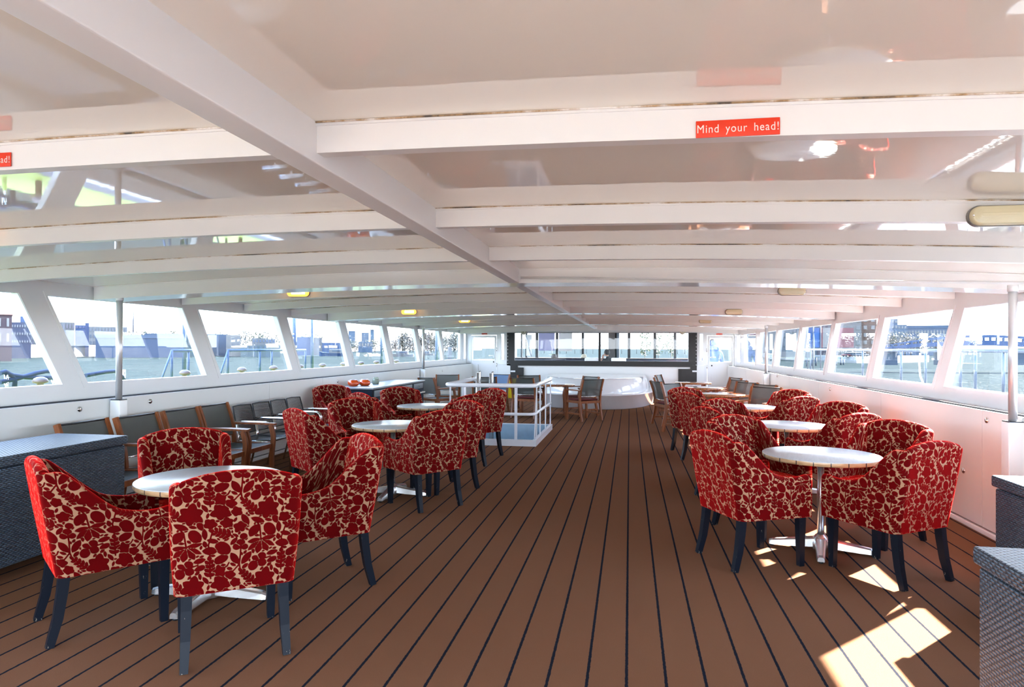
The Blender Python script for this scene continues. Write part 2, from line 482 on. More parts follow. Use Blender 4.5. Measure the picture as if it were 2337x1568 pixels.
# a bulkhead strip over the front windows
o = cross_beam(20.55, .08, .16)
lb = MB(); lb.rbox(-1.05, -.955, YB, YF - .02, 2.117, 2.25, .006)
struct(lb, 'ceiling_beam', M['beam'])
# a conduit run beside the deep beam
MB().tube([(-.94, 5.90, 2.165), (3.05, 5.90, 2.07)], .012, 8).build('trim_1', M['beam'])['kind'] = 'structure'

# window bands of the side walls
def rake(y, z, z0, z1, r): return y - r * (z - z0) / (z1 - z0)
def side_wall(side, X, starts, length, rk, z0, z1, panel_x, ptop):
    sg = -1 if side == 'left' else 1
    t = .07 * sg                                   # wall thickness, outwards
    a, b = sorted((X, X + t))
    w = MB()
    ztop = 2.22
    w.box(a, b, YB, YF, z1, ztop)                  # header
    w.box(a, b, YB, YF, .98, z0)                   # sill band
    edges = [(YB - .5, YB - .5)] + [(s, s + length if not isinstance(s, tuple) else None) for s in starts]
    prev = (YB - 2.0, YB - 2.0)
    for s, L, r0, r1 in starts:                    # start, length, rake at its two ends
        p0, p1 = prev
        w.prism([(p0, z0), (s, z0), (s - r0, z1), (p1, z1)], a, b, 'x')
        prev = (s + L, s + L - r1)
    w.prism([(prev[0], z0), (YF, z0), (YF, z1), (prev[1], z1)], a, b, 'x')
    # ledge down to the low panels
    pa, pb = sorted((panel_x + .02 * sg, X + t))
    w.box(pa, pb, YB, YF, .955, .985)
    wall = struct(w, 'wall_' + side, M['wall'])
    # low panels with open joints
    p = MB(); y = YB; rnd = random.Random(3 if side == 'left' else 5)
    a2, b2 = sorted((panel_x, panel_x + .03 * sg))
    ysplit = [YB, 1.1, 3.55, 5.9, 8.9, 10.6, 13.2, 15.9, 18.4, YF] if side == 'left' else [YB, .9, 3.2, 5.75, 6.35, 8.7, 11.4, 13.4, 15.3, 18.2, YF]
    for y0, y1 in zip(ysplit[:-1], ysplit[1:]): p.box(a2, b2, y0 + .003, y1 - .003, .06, ptop)
    pan = p.build('wall_panel', M['panel'], wall)
    g = MB(); a3, b3 = sorted((panel_x + .034 * sg, panel_x + .044 * sg)); g.box(a3, b3, YB, YF, 0, 1.054); g.build('gap_shade', M['gap'], wall)  # near-black strip puts the shade of the open gap and joints into colour
    bs = MB(); a4, b4 = sorted((panel_x - .015 * sg, panel_x + .04 * sg)); bs.rbox(a4, b4, YB, YF, 0, .045, .01)
    struct(bs, 'baseboard_' + side, M['wall'])
    return wall

def window(n, X, sg, s, L, r0, r1, z0, z1):
    a, b = sorted((X - .006 * sg, X + .012 * sg)); fw = .045
    outer = [(s - fw, z0 - fw), (s + L + fw, z0 - fw), (s + L - r1 + fw, z1 + fw * .8), (s - r0 - fw, z1 + fw * .8)]
    inner = [(s, z0), (s + L, z0), (s + L - r1, z1), (s - r0, z1)]
    f = MB().ring(outer, inner, a, b, 'x')
    # deep reveal lining the opening out to the glass
    a2, b2 = sorted((X, X + .065 * sg)); e = .004
    inner2 = [(s + e, z0 + e), (s + L - e, z0 + e), (s + L - r1 - e, z1 - e), (s - r0 + e, z1 - e)]
    f.ring(inner, inner2, a2, b2, 'x')
    o = struct(f, 'window_%d' % n, M['wall'])
    ga, gb = sorted((X + .05 * sg, X + .056 * sg))
    MB().prism(inner, ga, gb, 'x').build('pane', M['glass'], o)
    return o
LZ0, LZ1, RZ0, RZ1 = 1.19, 2.008, 1.175, 1.945
LW = [(5.852 + 2.194 * k, 1.892, .48, .475) for k in range(-2, 6)] + [(18.834, 1.83, .28, .0), (21.10, .30, 0, 0)]
RW = [(1.65, 1.7, .49, .44), (3.62, 1.1, .49, .44), (5.0, 2.515, .49, .44)] + [(7.79 + 2.045 * k, 1.77, .49, .44) for k in range(0, 5)] + [(18.00, 1.70, .1, .0), (20.35, .6, 0, 0)]
WALL_L = side_wall('left', XL, LW, 0, 0, LZ0, LZ1, PL, 1.04)
WALL_R = side_wall('right', XR, RW, 0, 0, RZ0, RZ1, PR, 1.04)
wn = 0
for w in LW: wn += 1; window(wn, XL, -1, *w, LZ0, LZ1)
for w in RW: wn += 1; window(wn, XR, 1, *w, RZ0, RZ1)
# round quarter-turn locks on the panels
def lock(p, sg, par):
    m = MB(); m.lathe([(0, .014), (.012, .014), (.013, .009), (.024, .009), (.027, 0), (0, 0)], 16)
    m.box(-.010, .010, -.003, .003, .012, .018)
    o = m.build('panel_lock', M['chrome'], par); o.location = p; o.rotation_euler = (0, math.pi / 2 * (1 if sg < 0 else -1), 0)
for px, py in ((181, 934), (342, 916), (770, 870), (1009, 846)): lock(at(px, py, x=PL), -1, WALL_L)
for px, py in ((2253, 959), (1895, 888), (1774, 858), (2200, 1074)): lock(at(px, py, x=PR), 1, WALL_R)

# the saloon is open to the aft deck behind the camera
ad = MB().box(XL - .1, XR + .1, -14, YB, -.08, 0)
o = ad.build('floor_aft', simple('bounce_aft_deck', (.46, .37, .285), .7, var=.15)); o['kind'] = 'structure'  # unseen deck, made pale beige to bounce warm light onto the ceiling

# front wall: openings for two doors, slit windows and the broad window to the wheelhouse
def fx(px): return at(px, 800, y=YF).x
def fz(px, py): return at(px, py, y=YF).z
def hole(x0, x1, y0, y1): 
    return (fx(x0), fx(x1), fz((x0 + x1) / 2, y1), fz((x0 + x1) / 2, y0))
H_SL = [hole(1057, 1064, 761, 821), hole(1143, 1150.5, 762, 821), hole(1597, 1604, 762, 823), hole(1685, 1692, 762, 825)]
H_DL, H_DR = hole(1075, 1133.5, 764.5, 932), hole(1613.5, 1674, 765.5, 932)
H_DL = (H_DL[0], H_DL[1], 0.0, H_DL[3]); H_DR = (H_DR[0], H_DR[1], 0.0, H_DR[3])
H_MAIN = hole(1157.5, 1590.5, 759.5, 836)
def holed(mb, x0, x1, z0, z1, y0, y1, holes):
    X = sorted({x0, x1, *[h[0] for h in holes], *[h[1] for h in holes]}); Z = sorted({z0, z1, *[h[2] for h in holes], *[h[3] for h in holes]})
    for a, b in zip(X[:-1], X[1:]):
        run = None
        for c_, d_ in zip(Z[:-1], Z[1:]):
            m_ = ((a + b) / 2, (c_ + d_) / 2)
            if any(h[0] < m_[0] < h[1] and h[2] < m_[1] < h[3] for h in holes): continue
            mb.box(a, b, y0, y1, c_, d_)
    return mb
WALL_F = struct(holed(MB(), XL, XR, 0, 2.3, YF, YF + .09, H_SL + [H_DL, H_DR, H_MAIN]), 'wall_front', M['wall'])
for h in H_SL:
    wn += 1
    o = struct(MB().ring([(h[0] - .02, h[2] - .02), (h[1] + .02, h[2] - .02), (h[1] + .02, h[3] + .02), (h[0] - .02, h[3] + .02)],
                         [(h[0], h[2]), (h[1], h[2]), (h[1], h[3]), (h[0], h[3])], YF - .012, YF + .02, 'y'), 'window_%d' % wn, M['wall'])
    MB().box(h[0], h[1], YF + .04, YF + .046, h[2], h[3]).build('pane', M['glass'], o)
# the broad window
wn += 1
h = H_MAIN; gx0, gx1 = fx(1174.5), fx(1571); gz0, gz1 = fz(1370, 824), fz(1370, 759.5)
o = struct(MB().ring([(h[0], h[2]), (h[1], h[2]), (h[1], h[3]), (h[0], h[3])], [(gx0, gz0), (gx1, gz0), (gx1, gz1 - .01), (gx0, gz1 - .01)], YF - .05, YF + .09, 'y'),
           'window_%d' % wn, M['frameblack'])
MAINWIN = o
MB().box(fx(1366), fx(1371), YF - .03, YF + .05, gz0, gz1).build('mullion', M['frameblack'], o)
MB().box(gx0, gx1, YF + .03, YF + .036, gz0, gz1).build('pane', M['glass'], o)
for px in (1159.5, 1588.5):
    sc_ = MB()
    for k in range(9): sc_.ball((fx(px), YF - .052, gz0 - .1 + k * .11), .012, (1, .4, 1), 8, 5)
    sc_.build('bolt', M['chrome'], o)
# stepped black hinge boards either side below the window
for pts in (((1166, 1182, 830, 872), (1182, 1195.5, 838.5, 872)), ((1575, 1590, 834, 874), (1548, 1575, 842, 874))):
    s = MB()
    for x0, x1, y0, y1 in pts: s.box(fx(x0), fx(x1), YF - .06, YF - .004, fz(x0, y1) , fz(x0, y0))
    o = s.build('shutter_board', M['frameblack']); o['kind'] = 'structure'
    q = MB(); cx_ = (pts[0][0] + pts[0][1]) / 2; L = 1 if cx_ < 1300 else -1
    q.rbox(*sorted((fx(cx_ - 8 * L), fx(cx_ + 3 * L))), YF - .075, YF - .06, fz(cx_, 849), fz(cx_, 845.5), .006); q.build('slide_bolt', M['wall'], o)
# white locker panels beside the doors
for x0, x1, yt in ((1068, 1092, 831.5), (1137, 1166, 831), (1579, 1607, 834), (1658, 1679, 837)):
    p = MB().box(fx(x0) + .01, fx(x1) - .01, YF - .05, YF, .0, fz(x0, yt)); o = p.build('locker_panel', M['panel'], WALL_F)
for px, py in ((1071.5, 837), (1674.5, 842)): 
    lk = MB(); lk.lathe([(0, .03), (.03, .03), (.035, 0)], 16); o = lk.build('panel_lock', M['chrome'], WALL_F); o.location = (fx(px), YF - .055, fz(px, py)); o.rotation_euler = (math.pi / 2, 0, 0)
# doors
for k, (hd, wx, wy, hs) in enumerate(((H_DL, (1080, 1128.5), (770.5, 821.5), 1), (H_DR, (1620, 1669), (772, 826), -1))):
    x0, x1, _, z1 = hd; ww = (fx(wx[0]), fx(wx[1])); zz = (fz(wx[0], wy[1]), fz(wx[0], wy[0]))
    e = .012
    d = holed(MB(), x0 + e, x1 - e, .03, z1 - e, YF + .01, YF + .055, [(ww[0], ww[1], zz[0], zz[1])])
    d.ring([(ww[0] - .03, zz[0] - .03), (ww[1] + .03, zz[0] - .03), (ww[1] + .03, zz[1] + .03), (ww[0] - .03, zz[1] + .03)],
           [(ww[0], zz[0]), (ww[1], zz[0]), (ww[1], zz[1]), (ww[0], zz[1])], YF - .004, YF + .012, 'y')
    lo = [(x0 + .12, .15), (x1 - .12, .15), (x1 - .12, .78), (x0 + .12, .78)]; li = [(a + (.02 if a < (x0 + x1) / 2 else -.02), b + (.02 if b < .4 else -.02)) for a, b in lo]
    d.ring(lo, li, YF, YF + .012, 'y')
    o = struct(d, 'door_%d' % (k + 1), M['wall'])
    MB().box(ww[0], ww[1], YF + .03, YF + .036, zz[0], zz[1]).build('pane', M['glass'], o)
    hx = fx(1126 if k == 0 else 1625.5)
    hd_ = MB()
    if k == 0: hd_.tube([(hx, YF + .01, fz(1126, 822)), (hx, YF - .06, fz(1126, 820)), (hx, YF - .06, fz(1126, 811)), (hx - .14, YF - .06, fz(1120, 812))], .012, 8)
    else: hd_.tube([(hx - .08, YF + .01, fz(1618, 815.5)), (hx - .06, YF - .06, fz(1618, 815.5)), (hx + .10, YF - .06, fz(1630, 815.5))], .012, 8)
    hd_.build('door_handle', M['chrome'], o)
    kn = MB().ball((fx(1126.5 if k == 0 else 1624.5), YF, fz(1126, 826 if k == 0 else 830.5)), .022); kn.build('lock_knob', M['black'], o)
    hg = MB()
    for z in (.3, 1.0, 1.5): hg.tube([((x1 if k == 0 else x0), YF - .012, z - .06), ((x1 if k == 0 else x0), YF - .012, z + .06)], .014, 8)
    hg.build('hinge', M['chrome'], o)

def text_obj(body, size, m, parent, loc, rot, align='CENTER', sp=1.0, ext=.0008, xs=1.0):
    cu = bpy.data.curves.new('lettering', 'FONT'); cu.body = body; cu.size = size; cu.align_x = align; cu.align_y = 'CENTER'
    cu.space_character = sp; cu.extrude = ext; cu.materials.append(m)
    o = bpy.data.objects.new('lettering', cu); COL.objects.link(o); o.parent = parent; o.location = loc; o.rotation_euler = rot; o.scale = (xs, 1, 1)
    return o
def text_mesh(t):
    bpy.context.view_layer.update()
    me = bpy.data.meshes.new_from_object(t.evaluated_get(bpy.context.evaluated_depsgraph_get())); m_ = t.data.materials[0]
    o = bpy.data.objects.new('lettering', me); COL.objects.link(o); o.parent = t.parent; o.location = t.location; o.rotation_euler = t.rotation_euler
    if not me.materials: me.materials.append(m_)
    cu = t.data; bpy.data.objects.remove(t); bpy.data.curves.remove(cu); o.name = 'lettering'; return o
def head_sign(p, w, hgt, label, txt=True):
    o = MB().rbox(-w / 2, w / 2, -.003, 0, -hgt / 2, hgt / 2, .0014).build('warning_sign', M['red'], None, p)
    tag(o, label, 'sign', 'red head-height warning signs')
    t = text_obj('Mind your head!', hgt * .68, M['signtext'], o, (0, -.0034, -hgt * .02), (math.pi / 2, 0, 0), sp=1.14, ext=.0003)
    t.data.space_word = 1.75
    t = text_mesh(t); xs_ = [v.co.x for v in t.data.vertices]; t.scale = (w * .965 / (max(xs_) - min(xs_)), 1, 1)
    return o
yb = BEAM_Y0 - .003
p0, p1 = at(1588, 293, y=yb), at(1780, 292, y=yb)
head_sign(((p0.x + p1.x) / 2, yb, at(1684, 292, y=yb).z), p1.x - p0.x, .0475, 'red Mind your head sign on the nearest ceiling beam, right half')
pr = at(26, 364, y=yb)
head_sign((pr.x - (p1.x - p0.x) / 2, yb, pr.z), p1.x - p0.x, .0475, 'red Mind your head sign cut off by the left edge of the photo')
for px, py, lab in ((1105.5, 762, 'tiny red sign above the left front door'), (1641.5, 762.5, 'tiny red sign above the right front door')):
    head_sign((fx(px), YF - .006, fz(px, py)), .185, .045, lab)
# round loudspeakers above the broad window
for px, py, lab in ((1196, 758, 'round cream loudspeaker above the left end of the wheelhouse window'), (1557, 757, 'round cream loudspeaker above the right end of the wheelhouse window')):
    t = thing('loudspeaker', lab, 'speaker', (fx(px), YF - .05, fz(px, py)), 0, 'round loudspeakers on the front wall')
    a = MB().lathe([(0, .12), (.05, .12), (.078, .115), (.086, .10), (.09, 0), (0, 0)], 28).build('housing', M['cream'], t); a.rotation_euler = (math.pi / 2, 0, 0)
    a = MB().lathe([(.0, .128), (.012, .128), (.014, .12)], 16).build('centre_cap', M['black'], t); a.rotation_euler = (math.pi / 2, 0, 0)
    bk = MB().box(-.10, .10, .0, .045, .06, .10).build('bracket', M['cream'], t)

# polished poles
def pole(x, y, z0, z1, label):
    t = thing('support_pole', label, 'pole', (x, y, 0), 0, 'steel poles along the window walls')
    MB().tube([(0, 0, z0), (0, 0, z1)], .030, 20).build('tube', M['poleal'], t)
    MB().lathe([(.0305, z1 - .05), (.036, z1 - .05), (.036, z1), (.0305, z1)], 20).build('collar', M['wall'], t)
    sgn = -1 if x < 0 else 1
    MB().rbox(-.055, .055, -.055, .055, 0, z0 + .005, .01).build('base_cover', M['wall'], t)
    MB().box(-.05, .05, -.05, .05, z0 - .005, z0 + .012).build('base_ring', M['black'], t)
pole(-4.93, 5.94, 1.02, 2.045, 'steel pole before the left windows behind the wicker chest')
pole(-4.93, 15.95, 1.02, 2.045, 'thin far steel pole at the left windows beside the teak chairs')
pole(2.86, 5.74, 1.00, 2.04, 'steel pole at the right windows cut by the photo edge')
pole(2.86, 15.2, 1.02, 2.04, 'thin far steel pole at the right windows')

# bulkhead lamps
def make_lamp():
    t = thing('bulkhead_lamp', 'lamp', 'lamp', (0, 0, 0), 0, 'oval bulkhead lamps on the ceiling beams')
    def oval(w, h, n=14): return [(w - h + h * math.cos(math.radians(a)), h * math.sin(math.radians(a))) for a in np.linspace(-90, 90, n)] + [(-w + h + h * math.cos(math.radians(a)), h * math.sin(math.radians(a))) for a in np.linspace(90, 270, n)]
    MB().prism(oval(.135, .046), -.022, 0, 'y').build('lamp_base', M['lampbase'], t)
    L = MB(); rows = []
    prof = [(.0, -.020), (.0, -.034), (.004, -.044), (.010, -.050), (.014, -.0475), (.018, -.053), (.022, -.0505), (.026, -.055), (.030, -.0525), (.034, -.0565), (.040, -.055)]
    P = [oval(.131 - i_, .0425 - i_) for i_, _ in prof]; vs = [(a, d, b) for (i_, d), o_ in zip(prof, P) for a, b in o_]
    n_ = len(P[0]); fs = [(r * n_ + k, r * n_ + (k + 1) % n_, (r + 1) * n_ + (k + 1) % n_, (r + 1) * n_ + k) for r in range(len(prof) - 1) for k in range(n_)]
    fs.append([(len(prof) - 1) * n_ + k for k in range(n_)])
    L.add(vs, fs, True); L.build('lamp_lens', M['lens'], t)
    for q_ in (-.122, .122): MB().ball((q_, -.046, 0), .006, (1, .6, 1), 8, 6).build('screw', M['chrome'], t)
    return t
lamp0 = make_lamp(); lamp1 = None
spec = [(2, (2290, 491), 0, 'unlit oval lamp cut off by the right photo edge'),
        (5, (1808, 664), 0, 'unlit oval lamp on the right beams, largest fully visible'),
        (8, (1675, 712), 0, 'unlit oval lamp on the right beams, second smallest'),
        (11, (1610, 733), 0, 'unlit oval lamp on the right beams, smallest and farthest'),
        (5, (680, 668), 1, 'lit amber oval lamp nearest on the left beams'),
        (8, (933, 712), 1, 'lit amber oval lamp, middle one on the left beams'),
        (11, (1060, 732), 1, 'lit amber oval lamp, farthest on the left beams'),
        (2, (-60, 520), 1, 'lit amber oval lamp just beyond the left photo edge')]
first = True
for bi, (px, py), lit, lab in spec:
    yl = BEAM_Y0 + BEAM_DY * (bi - 1) - (.022 if bi % 4 == 0 else .0)
    p = at(px, py, y=yl - .03)
    if bi == 11: p.z = max(p.z, zc(p.x) - .085)
    o = put(lamp0, first, (p.x, yl, p.z), 0, lab); first = False
    if lit:
        for ch in o.children:
            if ch.name.startswith('lamp_lens'):
                ch.data = ch.data.copy(); ch.data.materials.clear(); ch.data.materials.append(M['lit'])
        MB().tube([(-.06, -.060, 0), (.095, -.060, 0)], .02, 10).build('lit_tube', M['hot'], o)

# ------------------------------------------------------------------ tub chairs
def leaf_pattern(u, v):
    """signed distance (cm) to a leafy velvet repeat, u and v in cm; repeat 32 x 36"""
    W, Hh = 32.0, 36.0
    d = np.full(u.shape, 9.0); d1 = d.copy(); d2 = d.copy(); grp = [False]
    U, V = np.mod(u, W), np.mod(v, Hh)
    def lf(cx, cy, ang, L, w, pt=1.0):
        nonlocal d, d1, d2
        loc = np.full(U.shape, 9.0); a = math.radians(ang); ca, sa = math.cos(a), math.sin(a)
        for ox in (-W, 0, W):
            for oy in (-Hh, 0, Hh):
                if not (-L < cx + ox < W + L and -L < cy + oy < Hh + L): continue
                x = (U - cx - ox) * ca + (V - cy - oy) * sa; y = -(U - cx - ox) * sa + (V - cy - oy) * ca
                h = L / 2; R = (h * h + (w / 2) ** 2) / w             # two arcs make a pointed leaf
                e = np.hypot(x, np.abs(y) + R - w / 2) - R
                if pt < 1: e = np.where(True, (np.hypot(x / h, y / (w / 2)) - 1) * (w / 2), e)
                loc = np.minimum(loc, e)
        put_in(loc)
    def put_in(loc):
        nonlocal d1, d2
        if grp[0] is not False: grp[0] = np.minimum(grp[0], loc); return
        d2 = np.minimum(d2, np.maximum(d1, loc)); d1 = np.minimum(d1, loc)
    def fan(bx, by, tips):
        for tx, ty, w in tips:
            lf((bx + tx) / 2, (by + ty) / 2, math.degrees(math.atan2(ty - by, tx - bx)), math.hypot(tx - bx, ty - by) * 1.02, w)
    def dot(cx, cy, r): lf(cx, cy, 30, 2.1 * r, 1.9 * r, .5)
    def maple(cx, cy, R, rot, k=5, w=.55):
        grp[0] = np.full(U.shape, 9.0)
        for i in range(k):
            a = math.radians(rot + 360 / k * i); L = R * (1.0 if i % 2 == 0 else .86)
            fan(cx - .12 * R * math.cos(a), cy - .12 * R * math.sin(a), [(cx + L * math.cos(a), cy + L * math.sin(a), w * R)])
        dot(cx, cy, .38 * R); q_ = grp[0]; grp[0] = False; put_in(q_)
    def stem(*pts):
        nonlocal d
        for (x0, y0), (x1, y1) in zip(pts[:-1], pts[1:]):
            for ox in (-W, 0, W):
                for oy in (-Hh, 0, Hh):
                    px, py = U - x0 - ox, V - y0 - oy; bx, by = x1 - x0, y1 - y0
                    t = np.clip((px * bx + py * by) / (bx * bx + by * by), 0, 1)
                    d = np.minimum(d, np.hypot(px - t * bx, py - t * by) - .17)
    def fern(x0, y0, x1, y1, n, L, w):
        stem((x0, y0), (x1, y1)); a = math.degrees(math.atan2(y1 - y0, x1 - x0))
        for i in range(n):
            t = (i + .5) / n; x, y = x0 + (x1 - x0) * t, y0 + (y1 - y0) * t; l = L * (1 - .35 * t)
            for sg in (-1, 1):
                b = math.radians(a + 48 * sg); fan(x, y, [(x + l * math.cos(b), y + l * math.sin(b), w)])
        b = math.radians(a); fan(x1, y1, [(x1 + L * .8 * math.cos(b), y1 + L * .8 * math.sin(b), w)])
    lf(5, 28.9, 60, 6.8, 4.6, .5); lf(12, 28.9, -60, 6.4, 4.0)
    fan(8.7, 23.9, [(2.2, 25.2, 2.1), (2.6, 20.2, 2.2), (5.4, 17.8, 3.0), (10.1, 17.2, 3.2), (14.4, 23.4, 2.3), (14.2, 19.2, 2.4)])
    dot(16.4, 26.5, 1.5); dot(17.6, 23.5, 1.7); dot(15.9, 21.2, 1.4); dot(19.4, 21.6, 1.5); stem((16.4, 26.5), (17.5, 22.5), (17.6, 18))
    lf(25.3, 21.6, 48, 7.6, 5.4, .8); lf(30.8, 21.0, 8, 6.4, 3.6)
    lf(14.9, 15.4, -55, 7.0, 3.0); lf(20.2, 15.8, 62, 6.6, 2.9); stem((17.2, 8.0), (18.0, 12.5), (17.6, 18))
    dot(7.9, 15.4, 1.7); lf(10.8, 14.6, 30, 3.4, 2.4); dot(7.7, 11.9, 1.9); lf(11.7, 10.9, -70, 4.8, 4.2, .5); stem((4, 14.6), (7.8, 13.6), (11.2, 12.8))
    lf(3.3, 16.6, -12, 5.0, 2.3); lf(3.0, 12.9, -18, 5.2, 2.5)
    maple(6.4, 3.6, 5.9, 100, 6, .62)
    lf(26.2, 16.1, -22, 6.2, 3.9, .8)
    maple(26.9, 10.1, 3.3, 80, 5, .8); maple(22.2, 7.6, 2.6, 40, 5, .85); maple(19.6, 3.4, 2.6, 70, 5, .85); maple(26.1, 3.9, 4.6, 60, 5, .75)
    stem((22.2, 7.6), (20.5, 9.6), (18.0, 12.5)); stem((26.9, 10.1), (23.4, 12.4), (22.6, 14.0))
    fern(11.2, 2.2, 16.6, 8.4, 4, 3.2, 1.25)
    fern(30.6, 7.0, 31.0, 15.6, 4, 3.6, 1.7)
    fern(21.4, 27.5, 28.6, 30.4, 4, 3.6, 1.5)
    maple(18.0, 31.6, 3.1, 20, 5, .8); maple(30.6, 34.4, 2.9, 50, 5, .85); maple(23.6, 34.2, 3.0, 80, 5, .8)
    lf(15.9, 35.0, 62, 6.4, 2.5); lf(10.5, 34.2, 25, 6.2, 2.4); lf(2.8, 34.0, 70, 4.8, 2.4); lf(29.6, 25.8, 20, 5.0, 2.0)
    lf(20.6, 24.6, -50, 4.2, 1.8); lf(1.0, 29.6, 85, 5.4, 2.0); stem((8.7, 23.9), (9.5, 31), (12, 35)); stem((30.6, 16), (31.5, 24), (29.6, 31))
    # fill the remaining ground with small single leaves
    rnd = random.Random(4); placed = []
    gx, gy = np.meshgrid(np.arange(0, W, .35), np.arange(0, Hh, .35))
    if not hasattr(leaf_pattern, 'fill') and not getattr(leaf_pattern, 'busy', False):
        leaf_pattern.busy = True
        g = leaf_pattern(gx, gy); fill = []
        for k in range(3500):
            L = rnd.uniform(2.2, 4.4) if k < 2200 else rnd.uniform(1.2, 2.2); w = L * rnd.uniform(.36, .55); cx, cy, an = rnd.uniform(0, W), rnd.uniform(0, Hh), rnd.uniform(0, 180)
            ok = True; a = math.radians(an)
            for t in (-.48, -.25, 0, .25, .48):
                for s_ in (-1, 0, 1):
                    q = (1 - (2 * t) ** 2) * w / 2 * s_
                    x, y = cx + t * L * math.cos(a) - q * math.sin(a), cy + t * L * math.sin(a) + q * math.cos(a)
                    if g[int((y % Hh) / .35) % g.shape[0], int((x % W) / .35) % g.shape[1]] < .26: ok = False; break
                if not ok: break
            if ok:
                fill.append((cx, cy, an, L, w)); old = d, d1, d2, U, V
                d, d1, d2, U, V = g, np.full(gx.shape, 9.0), np.full(gx.shape, 9.0), gx, gy; lf(cx, cy, an, L, w); g = np.minimum(g, d1); d, d1, d2, U, V = old
        leaf_pattern.fill = fill; leaf_pattern.busy = False
    for f_ in getattr(leaf_pattern, 'fill', []): lf(*f_)
    return np.minimum(np.maximum(d1, .30 - (d2 - d1) / 2), d)

def grid_mesh(name, P, UVc, parent, m, caps=True, step_smooth=True):
    """P: (n, k, 3) stations by section points, closed section"""
    n, k, _ = P.shape
    idx = np.arange(n * k).reshape(n, k)
    a = idx[:-1, :]; b = idx[1:, :]; a2 = np.roll(a, -1, 1); b2 = np.roll(b, -1, 1)
    fs = np.stack([a, a2, b2, b], -1).reshape(-1, 4).tolist()
    if caps:
        for e, rev in ((0, False), (n - 1, True)):
            r = idx[e]
            for j in range(k // 2 - 1):
                q = [r[j], r[k - 1 - j], r[k - 2 - j], r[j + 1]]
                fs.append([int(i) for i in (q[::-1] if rev else q)])
    me = bpy.data.meshes.new(name); me.from_pydata(P.reshape(-1, 3).tolist(), [], fs); me.update()
    me.polygons.foreach_set('use_smooth', [True] * len(fs))
    at_ = me.attributes.new('leaf', 'FLOAT', 'POINT'); at_.data.foreach_set('value', (leaf_pattern(UVc[..., 0] * 100, UVc[..., 1] * 100) / 100).astype(np.float32).ravel())
    import bmesh
    bm = bmesh.new(); bm.from_mesh(me); bmesh.ops.recalc_face_normals(bm, faces=bm.faces); bm.to_mesh(me); bm.free()
    me.materials.append(m)
    o = bpy.data.objects.new(name, me); COL.objects.link(o); o.parent = parent
    return o

